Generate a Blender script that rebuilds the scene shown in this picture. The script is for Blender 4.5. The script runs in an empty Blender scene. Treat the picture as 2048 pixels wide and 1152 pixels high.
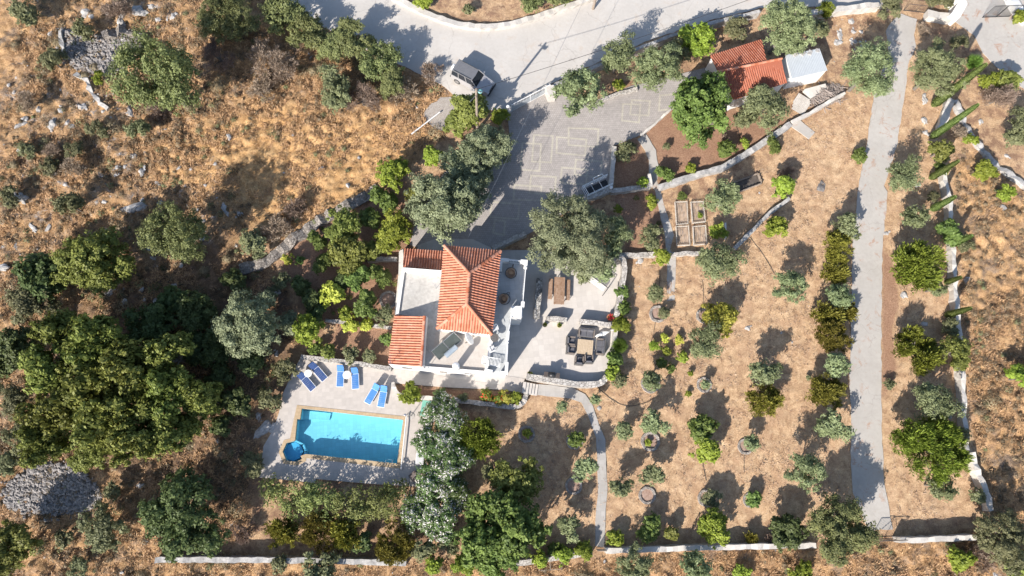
import bpy, bmesh, math, random
import numpy as np
from mathutils import Vector, Matrix
random.seed(7); RNG = np.random.default_rng(11)
SC = bpy.context.scene; COL = SC.collection
R_ = math.radians

# ------------------------------------------------ camera (drone looking almost straight down)
F_PX = 1365.0                      # focal length in pixels of the 2048 wide photograph
CX, CY, NX, NY = 1024.0, 576.0, 975.0, 900.0     # image centre and nadir point
n_c = Vector((NX-CX, -(NY-CY), -F_PX)).normalized()      # world down seen in camera axes
zc = -n_c                                                # world +z in camera axes
xc = (Vector((1, 0, 0)) - zc*zc.x).normalized()
yc = zc.cross(xc)
RC = Matrix((xc, yc, zc))                                # camera axes -> world axes
CAM_H = 60.5
cam = bpy.data.cameras.new('camera'); cam_o = bpy.data.objects.new('camera', cam); COL.objects.link(cam_o)
cam.sensor_width = 36; cam.lens = F_PX/2048*36; cam.clip_end = 3000; cam.clip_start = 0.5
cam_o.matrix_world = Matrix.Translation((0, 0, CAM_H)) @ RC.to_4x4()
SC.camera = cam_o
def P(px, py, z=0.0):
    """point of the photograph -> where it stands in the place, at height z"""
    d = RC @ Vector((px-CX, -(py-CY), -F_PX))
    t = (z-CAM_H)/d.z
    return Vector((d.x*t, d.y*t, z))
def proj(p):
    q = RC.transposed() @ (Vector(p)-Vector((0, 0, CAM_H)))
    return (CX+q.x/-q.z*F_PX, CY-q.y/-q.z*F_PX)

# ------------------------------------------------ light
SUN_EL = R_(33.5); sh = Vector((0.57, 0.82, 0)).normalized()     # direction shadows fall
w = bpy.data.worlds.new('World'); SC.world = w; w.use_nodes = True
nt = w.node_tree; sky = nt.nodes.new('ShaderNodeTexSky'); sky.sky_type = 'NISHITA'; sky.sun_disc = False
sky.sun_elevation = SUN_EL; sky.sun_rotation = math.atan2(-sh.x, -sh.y)
bgn = nt.nodes['Background']; bgn.inputs[1].default_value = 0.112
nt.links.new(sky.outputs[0], bgn.inputs[0])
sun = bpy.data.lights.new('sun', 'SUN'); sun.energy = 5.0; sun.angle = R_(0.5); sun.color = (1, 0.93, 0.84)
so = bpy.data.objects.new('sun', sun); COL.objects.link(so)
ldir = Vector((sh.x*math.cos(SUN_EL), sh.y*math.cos(SUN_EL), -math.sin(SUN_EL)))
so.rotation_euler = ldir.to_track_quat('-Z', 'Y').to_euler(); so.location = (-30, -40, 60)
SC.view_settings.view_transform = 'Standard'; SC.view_settings.look = 'None'
SC.view_settings.gamma = 1; SC.view_settings.exposure = 0.83; SC.view_settings.use_curve_mapping = False
try:
    SC.cycles.max_bounces = 6; SC.cycles.diffuse_bounces = 3; SC.cycles.transparent_max_bounces = 8
except Exception: pass

# ------------------------------------------------ materials
def lerp(a, b, t): return tuple(a[i]+(b[i]-a[i])*t for i in range(3))
class NB:
    def __init__(s, name):
        s.m = bpy.data.materials.new(name); s.m.use_nodes = True; s.t = s.m.node_tree
        s.b = s.t.nodes['Principled BSDF']; s.out = s.t.nodes['Material Output']
        s.co = s.n('ShaderNodeTexCoord').outputs['Object']
        s.b.inputs['Specular IOR Level'].default_value = 0.25
    def n(s, typ, **kw):
        x = s.t.nodes.new(typ)
        for k, v in kw.items(): setattr(x, k, v)
        return x
    def l(s, a, b): s.t.links.new(a, b)
    def noise(s, scale, detail=4, rough=.6, vec=None, dist=0):
        x = s.n('ShaderNodeTexNoise'); x.inputs['Scale'].default_value = scale; x.inputs['Detail'].default_value = detail
        x.inputs['Roughness'].default_value = rough; x.inputs['Distortion'].default_value = dist
        s.l(vec or s.co, x.inputs['Vector']); return x.outputs['Fac']
    def vor(s, scale, feature='F1', out='Distance', vec=None):
        x = s.n('ShaderNodeTexVoronoi', feature=feature); x.inputs['Scale'].default_value = scale
        s.l(vec or s.co, x.inputs['Vector']); return x.outputs[out]
    def ramp(s, fac, *stops):
        x = s.n('ShaderNodeValToRGB'); e = x.color_ramp.elements
        while len(e) < len(stops): e.new(.5)
        for i, (p, c) in enumerate(stops):
            e[i].position = p; e[i].color = (c, c, c, 1) if isinstance(c, (int, float)) else (*c, 1)
        s.l(fac, x.inputs[0]); return x.outputs[0]
    def mix(s, fac, a, b, blend='MIX'):
        x = s.n('ShaderNodeMix', data_type='RGBA', blend_type=blend)
        for v, i in ((fac, 0), (a, 6), (b, 7)):
            if isinstance(v, (int, float)): x.inputs[i].default_value = v
            elif isinstance(v, tuple): x.inputs[i].default_value = (*v, 1)
            else: s.l(v, x.inputs[i])
        return x.outputs[2]
    def math(s, op, a, b=0.0):
        x = s.n('ShaderNodeMath', operation=op)
        for v, i in ((a, 0), (b, 1)):
            if isinstance(v, (int, float)): x.inputs[i].default_value = v
            else: s.l(v, x.inputs[i])
        return x.outputs[0]
    def bump(s, h, strength=.5, dist=.05):
        x = s.n('ShaderNodeBump'); x.inputs['Strength'].default_value = strength; x.inputs['Distance'].default_value = dist
        s.l(h, x.inputs['Height']); s.l(x.outputs[0], s.b.inputs['Normal'])
    def fin(s, col, rough=.8, metal=0):
        if isinstance(col, tuple): s.b.inputs['Base Color'].default_value = (*col, 1)
        else: s.l(col, s.b.inputs['Base Color'])
        s.b.inputs['Roughness'].default_value = rough; s.b.inputs['Metallic'].default_value = metal
        return s.m
def simple(name, c, rough=.7, metal=0, var=.18, scale=2.5, bump=.0):
    k = NB(name); f = k.noise(scale, 6, .65); f2 = k.noise(scale*9, 3)
    f = k.mix(.35, f, f2)
    col = k.ramp(f, (.3, lerp(c, (0, 0, 0), var)), (.7, lerp(c, (1, 1, 1), var*.35)))
    if bump: k.bump(f2, bump, .02)
    return k.fin(col, rough, metal)
def concrete(name, c, stain, tile=0, rough=.85, ang=0, soil=None, amt=.5, joint=.75, crack=0):
    k = NB(name); a = k.noise(.35, 7, .7); b = k.noise(3.5, 6, .7); d = k.noise(22, 3, .6)
    col = k.ramp(k.mix(.4, a, b), (.32, stain), (.6, c)); col = k.mix(k.math('MULTIPLY', d, .35), col, lerp(c, (0, 0, 0), .35))
    if tile:
        mp = k.n('ShaderNodeMapping'); mp.inputs['Rotation'].default_value = (0, 0, ang); k.l(k.co, mp.inputs[0])
        br = k.n('ShaderNodeTexBrick'); br.offset = 0.0 if tile > .3 else .5; br.inputs['Scale'].default_value = 1
        br.inputs['Brick Width'].default_value = tile; br.inputs['Row Height'].default_value = tile
        br.inputs['Mortar Size'].default_value = .012 if tile > .25 else .01; br.inputs['Color1'].default_value = (1, 1, 1, 1)
        br.inputs['Color2'].default_value = (.88, .88, .88, 1); br.inputs['Mortar'].default_value = (joint, joint, joint, 1)
        k.l(mp.outputs[0], br.inputs[0]); col = k.mix(1.0, col, br.outputs[0], 'MULTIPLY')
    if soil:
        s_ = k.ramp(k.noise(.7, 6, .75, dist=.6), (.56, 0), (.66, 1)); col = k.mix(k.math('MULTIPLY', s_, amt), col, soil)
    if crack:
        wv = k.n('ShaderNodeVectorMath', operation='ADD'); nz = k.n('ShaderNodeTexNoise'); nz.inputs['Scale'].default_value = 1.1; nz.inputs['Detail'].default_value = 5; k.l(k.co, nz.inputs['Vector'])
        k.l(k.co, wv.inputs[0]); k.l(nz.outputs['Color'], wv.inputs[1]); ce = k.vor(crack, 'DISTANCE_TO_EDGE', vec=wv.outputs[0]); cm = k.ramp(ce, (.0, 1), (.012, 0)); pm = k.ramp(k.noise(.3, 3), (.42, 0), (.55, .32))
        col = k.mix(k.math('MULTIPLY', cm, pm), col, (.13, .11, .095)); pt = k.ramp(k.noise(.16, 2, .4), (.50, 0), (.53, .22)); col = k.mix(pt, col, lerp(c, (0, 0, 0), .25))
    k.bump(d, .25, .02)
    return k.fin(col, rough)
def rubble(name, c1, c2, gap, scale=4.5, bump=.9):
    k = NB(name); v = k.vor(scale, 'DISTANCE_TO_EDGE'); cell = k.vor(scale, 'F1', 'Color')
    sep = k.n('ShaderNodeSeparateColor'); k.l(cell, sep.inputs[0])
    col = k.mix(sep.outputs[0], c1, c2); n = k.noise(14, 4)
    col = k.mix(k.math('MULTIPLY', n, .5), col, lerp(c1, (0, 0, 0), .45))
    e = k.ramp(v, (.0, 0), (.06, 1)); col = k.mix(e, gap, col); k.bump(e, bump, .06)
    return k.fin(col, .9)
def leafmat(name, dark, light, trans=.3, flower=None, ffrac=.0):
    k = NB(name); at = k.n('ShaderNodeAttribute', attribute_name='tone'); oi = k.n('ShaderNodeObjectInfo')
    t = at.outputs['Fac']; col = k.ramp(t, (0, dark), (1, light))
    hs = k.n('ShaderNodeHueSaturation'); k.l(col, hs.inputs['Color'])
    k.l(k.math('ADD', k.math('MULTIPLY', oi.outputs['Random'], .035), .48), hs.inputs['Hue'])
    k.l(k.math('ADD', k.math('MULTIPLY', oi.outputs['Random'], .4), .85), hs.inputs['Value'])
    col = hs.outputs[0]
    if flower: col = k.mix(k.math('GREATER_THAN', t, 1-ffrac), col, flower)
    k.fin(col, .55)
    tr = k.n('ShaderNodeBsdfTranslucent'); k.l(col, tr.inputs[0])
    mx = k.n('ShaderNodeMixShader'); mx.inputs[0].default_value = trans
    k.l(k.b.outputs[0], mx.inputs[1]); k.l(tr.outputs[0], mx.inputs[2]); k.l(mx.outputs[0], k.out.inputs[0])
    return k.m
WHITE = simple('white_paint', (.72, .71, .695), .6, var=.1, scale=1.2)
WHITEM = simple('white_metal', (.78, .79, .80), .35, var=.06)
PLASTICW = simple('white_plastic', (.78, .78, .76), .4, var=.05)
BLACKM = simple('black_metal', (.03, .03, .032), .4, .5)
IRON = simple('rusty_dark_iron', (.09, .07, .06), .6, .4)
WICKER = simple('dark_wicker', (.045, .038, .035), .7, var=.4, scale=20)
WICKARM = simple('brown_wicker_arms', (.15, .11, .085), .7, var=.4, scale=18)
WICKTAN = simple('tan_wicker', (.32, .19, .10), .7, var=.5, scale=18)
CUSH = simple('charcoal_cushion', (.09, .09, .105), .9, var=.15)
CUSHL = simple('pale_cushion', (.55, .56, .58), .9)
WOODT = simple('brown_table_wood', (.30, .145, .055), .55, var=.5, scale=6)
WOODL = simple('pale_table_wood', (.50, .38, .25), .6, var=.25, scale=5)
WOODD = simple('old_dark_wood', (.09, .055, .04), .8, var=.4, scale=6)
POLEW = simple('weathered_pole_wood', (.26, .20, .15), .85, var=.4, scale=6)
TERRA = simple('terracotta', (.48, .20, .10), .8)
STONE = rubble('garden_wall_stone', (.42, .39, .36), (.58, .55, .51), (.30, .265, .235), 4.0)
STONEG = rubble('grey_rubble_stone', (.22, .195, .175), (.40, .365, .33), (.07, .055, .045), 5)
STONEW = simple('limestone', (.43, .41, .39), .9, var=.65, scale=3, bump=.9)
RUB = simple('threshing_rubble', (.20, .17, .155), .9, var=.7, scale=5, bump=.6)
COPINGW = concrete('whitewashed_coping', (.60, .57, .53), (.34, .31, .275), soil=(.22, .19, .16), amt=.55, crack=1.3)
ROAD = concrete('road_concrete', (.51, .485, .455), (.42, .39, .36), soil=(.40, .29, .2), amt=.3, crack=.28)
TRACK = concrete('track_concrete', (.455, .43, .40), (.35, .325, .295), soil=(.33, .18, .11), amt=.75, crack=.4)
PATHM = concrete('path_concrete', (.45, .43, .41), (.35, .33, .30), tile=.42, joint=.85)
DRIVE = concrete('driveway_pavers', (.42, .385, .365), (.275, .255, .24), tile=.2, rough=.8, ang=.03, joint=.62)
PATTERN = concrete('cream_pavers', (.53, .49, .41), (.30, .28, .255), tile=.2, ang=.03, joint=.7)
TERR = concrete('terrace_tile', (.575, .535, .495), (.49, .455, .42), tile=.5, ang=-.12, joint=.86)
POOLT = concrete('pool_deck_tile', (.53, .485, .445), (.45, .41, .375), tile=.33, ang=-.1, joint=.9)
ROOFN = concrete('weathered_roof_screed', (.56, .54, .51), (.22, .21, .19), rough=.9, soil=(.16, .15, .14), amt=.6, crack=.7)
ROOFS = concrete('pale_roof_screed', (.53, .49, .45), (.36, .31, .27), rough=.9, soil=(.30, .26, .23), amt=.5, crack=.9)
BALC = concrete('balcony_tile', (.47, .49, .50), (.40, .42, .43), tile=.4, ang=-.1, joint=.8)
COPING = concrete('pool_coping_tile', (.52, .40, .26), (.40, .29, .18), tile=.3, ang=-.1, joint=.7)
SOILR = simple('red_garden_soil', (.34, .20, .135), .95, var=.45, scale=3, bump=.8)
MINT = simple('mint_mat', (.16, .42, .34), .8)
GREYMET = simple('silver_car_paint', (.42, .41, .42), .3, .4, var=.05)
CARROOF = simple('car_roof_grey', (.25, .25, .26), .35, .5, var=.08)
TYRE = simple('tyre_rubber', (.02, .02, .02), .9)
CHROME = simple('wheel_alloy', (.5, .5, .52), .3, .9)
GLASSD = simple('dark_glass', (.015, .02, .028), .08, 0, var=.05)
LAMPG = simple('headlight_glass', (.6, .62, .65), .1, .3, var=.03)
TEAL = simple('teal_lamp_cover', (.18, .45, .45), .4)
BLUED = simple('navy_sling', (.018, .06, .20), .8, var=.15)
BLUEM = simple('mid_blue_sling', (.05, .19, .48), .8, var=.15)
BLUEL = simple('bright_blue_sling', (.065, .24, .58), .8, var=.15)
METR = simple('blue_grey_sheet_metal', (.40, .435, .47), .5, .1, var=.12)
PANEL = simple('solar_collector_glass', (.055, .068, .065), .25, 0, var=.1)
WOODPILE = simple('grey_firewood', (.30, .235, .20), .9, var=.5, scale=4)
BARK = simple('grey_bark', (.13, .105, .08), .9, var=.4, scale=5, bump=.6)
RED = simple('red_petals', (.55, .03, .06), .6)
PVC = simple('white_pipe', (.7, .7, .7), .4)
HOSE = simple('black_hose', (.03, .028, .025), .6)
BIN = simple('dark_grey_rock', (.12, .105, .10), .9, var=.4, bump=.6)
def tilemat(nm='terracotta_roof_tiles', f=(1, 1, 1)):
    k = NB(nm); at = k.n('ShaderNodeAttribute', attribute_name='tone')
    c = k.ramp(at.outputs['Fac'], (0, (.38, .12, .06)), (.5, (.51, .215, .135)), (1, (.58, .30, .21)))
    d = k.noise(7, 5, .7); c = k.mix(1.0, c, tuple(f), 'MULTIPLY'); c = k.mix(k.ramp(d, (.5, 0), (.75, .45)), c, (.26*f[0], .15*f[1], .11*f[2])); k.bump(d, .2, .01)
    return k.fin(c, .8)
TILE = tilemat(); TILE2 = tilemat('red_outbuilding_tiles', (.66, .56, .56))
def watermat():
    k = NB('pool_water'); tr = k.n('ShaderNodeBsdfTransparent'); tr.inputs[0].default_value = (.66, .91, 1.0, 1)
    gl = k.n('ShaderNodeBsdfGlossy'); gl.inputs['Roughness'].default_value = .04
    bp = k.n('ShaderNodeBump'); bp.inputs['Strength'].default_value = .25; bp.inputs['Distance'].default_value = .05
    k.l(k.noise(3.5, 4, .6, dist=.4), bp.inputs['Height']); k.l(bp.outputs[0], gl.inputs['Normal'])
    fr = k.n('ShaderNodeFresnel'); fr.inputs[0].default_value = 1.33; k.l(bp.outputs[0], fr.inputs['Normal'])
    mx = k.n('ShaderNodeMixShader'); k.l(fr.outputs[0], mx.inputs[0]); k.l(tr.outputs[0], mx.inputs[1]); k.l(gl.outputs[0], mx.inputs[2])
    k.l(mx.outputs[0], k.out.inputs[0]); return k.m
WATER = watermat()
BASIN = concrete('pool_mosaic', (.40, .68, .74), (.35, .63, .70), tile=.32, rough=.4, ang=-.1, joint=.84)
BASIN2 = concrete('spa_mosaic', (.16, .48, .70), (.13, .42, .64), tile=.2, rough=.4, joint=.9)

# ------------------------------------------------ mesh helpers
class MB:
    def __init__(s): s.v = []; s.f = []; s.tone = []
    def add(s, vs, fs, tone=None):
        o = len(s.v); s.v += [tuple(v) for v in vs]; s.f += [tuple(i+o for i in f) for f in fs]
        s.tone += [random.random() if tone is None else tone]*len(fs); return s
    def box(s, c, d, rz=0, M=None):
        x, y, z = d[0]/2, d[1]/2, d[2]/2
        vs = [Vector((a*x, b*y, e*z)) for a in (-1, 1) for b in (-1, 1) for e in (-1, 1)]
        T = Matrix.Translation(c) @ (M.to_4x4() if M is not None else Matrix.Rotation(rz, 4, 'Z'))
        return s.add([T @ v for v in vs], [(0, 1, 3, 2), (4, 6, 7, 5), (0, 4, 5, 1), (2, 3, 7, 6), (0, 2, 6, 4), (1, 5, 7, 3)])
    def tube(s, p0, p1, r0, r1=None, n=8, caps=True):
        p0 = Vector(p0); p1 = Vector(p1); r1 = r0 if r1 is None else r1; d = (p1-p0)
        if d.length < 1e-6: return s
        q = d.to_track_quat('Z', 'Y'); vs = []
        for p, r in ((p0, r0), (p1, r1)):
            vs += [p+q @ Vector((math.cos(2*math.pi*i/n)*r, math.sin(2*math.pi*i/n)*r, 0)) for i in range(n)]
        fs = [(i, (i+1) % n, n+(i+1) % n, n+i) for i in range(n)]
        if caps: fs += [tuple(range(n-1, -1, -1)), tuple(range(n, 2*n))]
        return s.add(vs, fs)
    def poly(s, pts, r, n=6, closed=False):
        ps = list(pts)+([pts[0]] if closed else [])
        for a, b in zip(ps, ps[1:]): s.tube(a, b, r, n=n)
        return s
    def lathe(s, prof, n=20, c=(0, 0, 0), sx=1, sy=1):
        vs = []; c = Vector(c)
        for r, z in prof: vs += [c+Vector((math.cos(2*math.pi*i/n)*r*sx, math.sin(2*math.pi*i/n)*r*sy, z)) for i in range(n)]
        fs = []
        for k in range(len(prof)-1): fs += [(k*n+i, k*n+(i+1) % n, (k+1)*n+(i+1) % n, (k+1)*n+i) for i in range(n)]
        fs += [tuple(range(n-1, -1, -1)), tuple(range((len(prof)-1)*n, len(prof)*n))]
        return s.add(vs, fs)
    def prism(s, pts, z0, z1):
        """pts: world xy; z1 may be a list of per-vertex tops"""
        n = len(pts); a = sum(pts[i][0]*pts[(i+1) % n][1]-pts[(i+1) % n][0]*pts[i][1] for i in range(n))
        zt = list(z1) if isinstance(z1, (list, tuple)) else [z1]*n
        if a < 0: pts = pts[::-1]; zt = zt[::-1]
        vs = [(p[0], p[1], z0) for p in pts]+[(p[0], p[1], z) for p, z in zip(pts, zt)]
        return s.add(vs, [tuple(range(n-1, -1, -1)), tuple(range(n, 2*n))]+[(i, (i+1) % n, n+(i+1) % n, n+i) for i in range(n)])
    def rock(s, c, r, squash=.6, seed=None, sub=1):
        rr = random.Random(seed if seed is not None else random.random())
        bm = bmesh.new(); bmesh.ops.create_icosphere(bm, subdivisions=sub, radius=1)
        rot = Matrix.Rotation(rr.uniform(0, 6.28), 3, 'Z'); ax, ay = rr.uniform(.7, 1.15), rr.uniform(.6, 1.0)
        ph = [rr.uniform(0, 6.28) for _ in range(3)]
        vs = []
        for v in bm.verts:
            k = 1+.22*math.sin(3*v.co.x+ph[0])+.16*math.sin(5*v.co.y+ph[1])+rr.uniform(-.1, .1)
            q = rot @ Vector((v.co.x*ax*k, v.co.y*ay*k, v.co.z*squash*k)); vs.append(Vector(c)+q*r)
        s.add(vs, [tuple(x.index for x in f.verts) for f in bm.faces]); bm.free(); return s
    def build(s, name, mat, parent=None, smooth=False, bevel=0):
        me = bpy.data.meshes.new(name); me.from_pydata([tuple(v) for v in s.v], [], s.f); me.materials.append(mat)
        if smooth: me.polygons.foreach_set('use_smooth', [True]*len(me.polygons))
        at = me.attributes.new('tone', 'FLOAT', 'FACE'); at.data.foreach_set('value', s.tone)
        me.update(); o = bpy.data.objects.new(name, me); COL.objects.link(o)
        if parent: o.parent = parent
        if bevel:
            b = o.modifiers.new('bevel', 'BEVEL'); b.width = bevel; b.segments = 2; b.limit_method = 'ANGLE'
        return o
def tag(o, label=None, cat=None, group=None, kind=None):
    if label: o['label'] = label
    if cat: o['category'] = cat
    if group: o['group'] = group
    if kind: o['kind'] = kind
    return o
def thing(name, label, cat, loc=(0, 0, 0), rz=0, group=None, sc=1):
    o = bpy.data.objects.new(name, None); COL.objects.link(o); o.empty_display_size = .3
    o.location = loc; o.rotation_euler = (0, 0, rz); o.scale = (sc, sc, sc) if not isinstance(sc, tuple) else sc
    return tag(o, label, cat, group)
def dup(root, loc, rz, label, group=None, sc=None):
    r = root.copy(); COL.objects.link(r); r.location = loc; r.rotation_euler = (0, 0, rz); r['label'] = label
    if group: r['group'] = group
    if sc: r.scale = (sc, sc, sc) if not isinstance(sc, tuple) else sc
    for ch in list(root.children):
        c = ch.copy(); COL.objects.link(c); c.parent = r
        for g in ch.children:
            d = g.copy(); COL.objects.link(d); d.parent = c
    return r
def ang(x0, y0, x1, y1):
    d = P(x1, y1)-P(x0, y0); return math.atan2(d.y, d.x)
def W(pts, z=0): return [P(x, y, z) for x, y in pts]
def rough_edge(pts, step=.6, amp=.05, closed=True):
    out = []; n = len(pts)
    for i in range(n if closed else n-1):
        a = Vector(pts[i][:2]); b = Vector(pts[(i+1) % n][:2]); L = (b-a).length; k = max(1, int(L/step)); nn = (b-a).normalized(); nn = Vector((-nn.y, nn.x))
        for j in range(k): out.append(a+(b-a)*(j/k)+nn*(random.uniform(-amp, amp) if j else 0))
    if not closed: out.append(Vector(pts[-1][:2]))
    return out
def smooth_line(pts, k=4):
    """Catmull-Rom through pixel points"""
    p = [Vector(q) for q in pts]; p = [p[0]*2-p[1]]+p+[p[-1]*2-p[-2]]; out = []
    for i in range(1, len(p)-2):
        for j in range(k):
            t = j/k; out.append(.5*((2*p[i])+(p[i+1]-p[i-1])*t+(2*p[i-1]-5*p[i]+4*p[i+1]-p[i+2])*t*t+(3*p[i]-p[i-1]-3*p[i+1]+p[i+2])*t**3))
    out.append(p[-2]); return [(q.x, q.y) for q in out]
def fill_poly(loops, ztop, thick, name, mat, kind='structure'):
    """flat slab from outer loop and holes, with side faces"""
    bm = bmesh.new(); edges = []
    for lp in loops:
        vs = [bm.verts.new((p[0], p[1], ztop)) for p in lp]
        edges += [bm.edges.new((vs[i], vs[(i+1) % len(vs)])) for i in range(len(vs))]
    bmesh.ops.triangle_fill(bm, edges=edges, use_beauty=True, use_dissolve=False)
    for f in bm.faces:
        if f.normal.z < 0: f.normal_flip()
    bot = []
    for e in edges:
        a, b = e.verts; c = bm.verts.new((b.co.x, b.co.y, ztop-thick)); d = bm.verts.new((a.co.x, a.co.y, ztop-thick))
        bm.faces.new((a, b, c, d))
    me = bpy.data.meshes.new(name); bm.to_mesh(me); bm.free(); me.materials.append(mat)
    o = bpy.data.objects.new(name, me); COL.objects.link(o)
    if kind: o['kind'] = kind
    return o
def slab(name, px, z, mat, thick=.25, amp=.0, holes=()):
    pts = W(px, z); pts = rough_edge(pts, .5, amp) if amp else pts
    return fill_poly([pts]+[W(h, z) for h in holes], z, thick, name, mat)
def inside(xs, ys, poly):
    n = len(poly); r = np.zeros(xs.shape, bool)
    for i in range(n):
        x0, y0 = poly[i][0], poly[i][1]; x1, y1 = poly[(i+1) % n][0], poly[(i+1) % n][1]
        if y0 == y1: continue
        c = ((y0 > ys) != (y1 > ys)) & (xs < (x1-x0)*(ys-y0)/(y1-y0)+x0); r ^= c
    return r
def wall(name, label, px, width, height, mat=None, cat='wall', jitter=.055, closed=False, z0=-.1, group=None, smooth=0, child=None):
    """free-standing wall along the line of its top (pixels measured at the top)"""
    if smooth: px = smooth_line(px, smooth)
    pts = [Vector(p[:2]) for p in W(px, height)]
    sub = []
    for a, b in zip(pts, pts[1:]+([pts[0]] if closed else [])):
        k = max(1, int((b-a).length/.45)); sub += [a+(b-a)*(j/k) for j in range(k)]
    if not closed: sub.append(pts[-1])
    n = len(sub); vs = []
    for i, p in enumerate(sub):
        a = sub[(i-1) % n] if (closed or i) else p; b = sub[(i+1) % n] if (closed or i < n-1) else p
        t = (b-a).normalized(); nn = Vector((-t.y, t.x)); h = height+random.uniform(-jitter, jitter)
        for s_, z in ((-1, z0), (-1, h), (1, h+random.uniform(-jitter, jitter)), (1, z0)):
            q = p+nn*s_*(width/2+random.uniform(-jitter, jitter)*.8); vs.append((q.x, q.y, z))
    fs = []
    for i in range(n if closed else n-1):
        j = (i+1) % n
        for k in range(3): fs.append((i*4+k, i*4+k+1, j*4+k+1, j*4+k))
    if not closed: fs += [(3, 2, 1, 0), (n*4-4, n*4-3, n*4-2, n*4-1)]
    m = MB().add(vs, fs); o = m.build(name, mat or STONE, child)
    if not child: tag(o, label, cat, group)
    return o
# ================================================ GROUND
def fnoise(nx, ny, dx, wl, seed, beta=1.2):
    """smooth random field; wl = largest wavelength in metres"""
    r = np.random.default_rng(seed); f = np.fft.rfft2(r.normal(size=(ny, nx)))
    ky = np.fft.fftfreq(ny, dx)[:, None]; kx = np.fft.rfftfreq(nx, dx)[None, :]; k = np.sqrt(kx**2+ky**2); k[0, 0] = 1
    a = np.where(k > 1/wl, (k*wl)**-beta, 1.0)*np.exp(-(k*.35)**2); a[0, 0] = 0
    g = np.fft.irfft2(f*a, (ny, nx)); return g/g.std()
def blur(a, n):
    for _ in range(n):
        a = (a+np.roll(a, 1, 0)+np.roll(a, -1, 0)+np.roll(a, 1, 1)+np.roll(a, -1, 1))/5
    return a
GX0, GX1, GY0, GY1, DX = -56.0, 60.0, -20.0, 50.0, .22
gx = np.arange(GX0, GX1, DX); gy = np.arange(GY0, GY1, DX); NXg, NYg = len(gx), len(gy)
XX, YY = np.meshgrid(gx, gy)
def pmask(px): return inside(XX, YY, [(p.x, p.y) for p in W(px)]).astype(float)
POOL_OUT = [(590, 806), (812, 832), (804, 943), (760, 938), (612, 916), (590, 934), (566, 926), (554, 905), (566, 882), (585, 878)]
wildL = [(-300, -300), (560, -300), (560, 0), (640, 60), (700, 110), (800, 130), (880, 165), (915, 190), (905, 250), (835, 320), (760, 380), (600, 470), (500, 500), (560, 560), (600, 640), (600, 705), (560, 790), (520, 850), (515, 960), (480, 1080), (320, 1115), (840, 1128), (1190, 1122), (1780, 1085), (1990, 1060), (1960, 950), (1930, 740), (1915, 500), (1905, 310), (1955, 300), (2048, 390), (2500, 500), (2500, 1500), (-300, 1500)]
garden = [(1210, 640), (1250, 520), (1320, 510), (1470, 400), (1600, 260), (1700, 190), (1790, 20), (1840, 30), (1880, 200), (1905, 310), (1915, 500), (1930, 740), (1960, 950), (1985, 1020), (1780, 1070), (1215, 1090), (1200, 1090), (1050, 1090), (960, 880), (1050, 800), (1200, 790)]
wild = pmask(wildL); gar = pmask(garden)
gold = pmask([(300, 330), (420, 250), (560, 190), (700, 240), (880, 230), (850, 320), (740, 390), (560, 470), (420, 400)]); gloom = pmask([(300, 520), (420, 470), (560, 520), (640, 600), (600, 710), (540, 860), (500, 1060), (420, 1090), (250, 950), (60, 920), (60, 640), (200, 600)])  # gloom darkens the soil colour, painting in deeper shade round the forest
red = np.zeros_like(wild)
for pg in ([(1285, 270), (1345, 215), (1500, 225), (1580, 245), (1470, 315), (1345, 365), (1320, 350)], [(1228, 285), (1275, 270), (1300, 330), (1300, 370), (1228, 380)],
           [(640, 690), (680, 650), (790, 655), (780, 730), (640, 710)], [(590, 470), (750, 400), (810, 340), (830, 490), (800, 640), (650, 650), (560, 540)],
           [(785, 765), (1050, 790), (1050, 805), (800, 790)], [(1765, 480), (1785, 520), (1800, 600), (1786, 660), (1792, 740), (1763, 820)],
           [(1225, 385), (1320, 380), (1330, 500), (1250, 505)]):
    red = np.maximum(red, pmask(pg))
n1 = fnoise(NXg, NYg, DX, 7, 1, 1.3); n2 = fnoise(NXg, NYg, DX, 1.6, 2, 1.1); n3 = fnoise(NXg, NYg, DX, 12, 3, 1.5)
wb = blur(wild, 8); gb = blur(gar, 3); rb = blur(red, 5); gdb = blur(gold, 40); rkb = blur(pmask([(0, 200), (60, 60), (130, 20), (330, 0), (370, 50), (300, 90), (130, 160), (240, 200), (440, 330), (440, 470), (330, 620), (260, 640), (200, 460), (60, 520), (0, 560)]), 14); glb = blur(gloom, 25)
paved = np.zeros_like(wild)
for pg in ([(500, 940), (560, 700), (640, 690), (1260, 500), (1245, 640), (1215, 800), (1060, 830), (850, 1000)], [(1000, 215), (1110, 160), (1480, 130), (1480, 210), (1240, 400), (950, 520), (930, 450)],
           [(560, 0), (560, -400), (700, -400), (770, -20), (850, 36), (918, 60), (985, 66), (1055, 52), (1130, 26), (1205, 0), (1330, -60), (2300, -400), (2300, 250), (2048, 170), (1900, 20), (1860, 0), (1650, 15), (1400, 60), (1240, 130), (1000, 225), (930, 205), (780, 130), (640, 50)],
           [(1690, 1080), (1690, 480), (1760, 20), (1840, 20), (1800, 300), (1775, 500), (1775, 900), (1800, 1080)], [(840, 230), (855, 210), (885, 188), (925, 188), (922, 230), (900, 268), (868, 262)]):
    paved = np.maximum(paved, pmask(pg))
circ = np.maximum(pmask([(122, 58), (150, 60), (205, 66), (240, 54), (275, 62), (296, 90), (278, 112), (250, 132), (228, 154), (195, 154), (155, 142), (120, 110)]), pmask([(5, 980), (35, 945), (75, 926), (120, 924), (165, 934), (190, 965), (210, 1000), (150, 1029), (100, 1032), (40, 1024), (8, 1015)]))
pvb = 1-np.clip(blur(paved, 14)*2, 0, 1)
GZ = (wb*(.085*n1+.10*n2+.05)+(1-wb)*(.02*n1+.018*n2))*pvb
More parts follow.
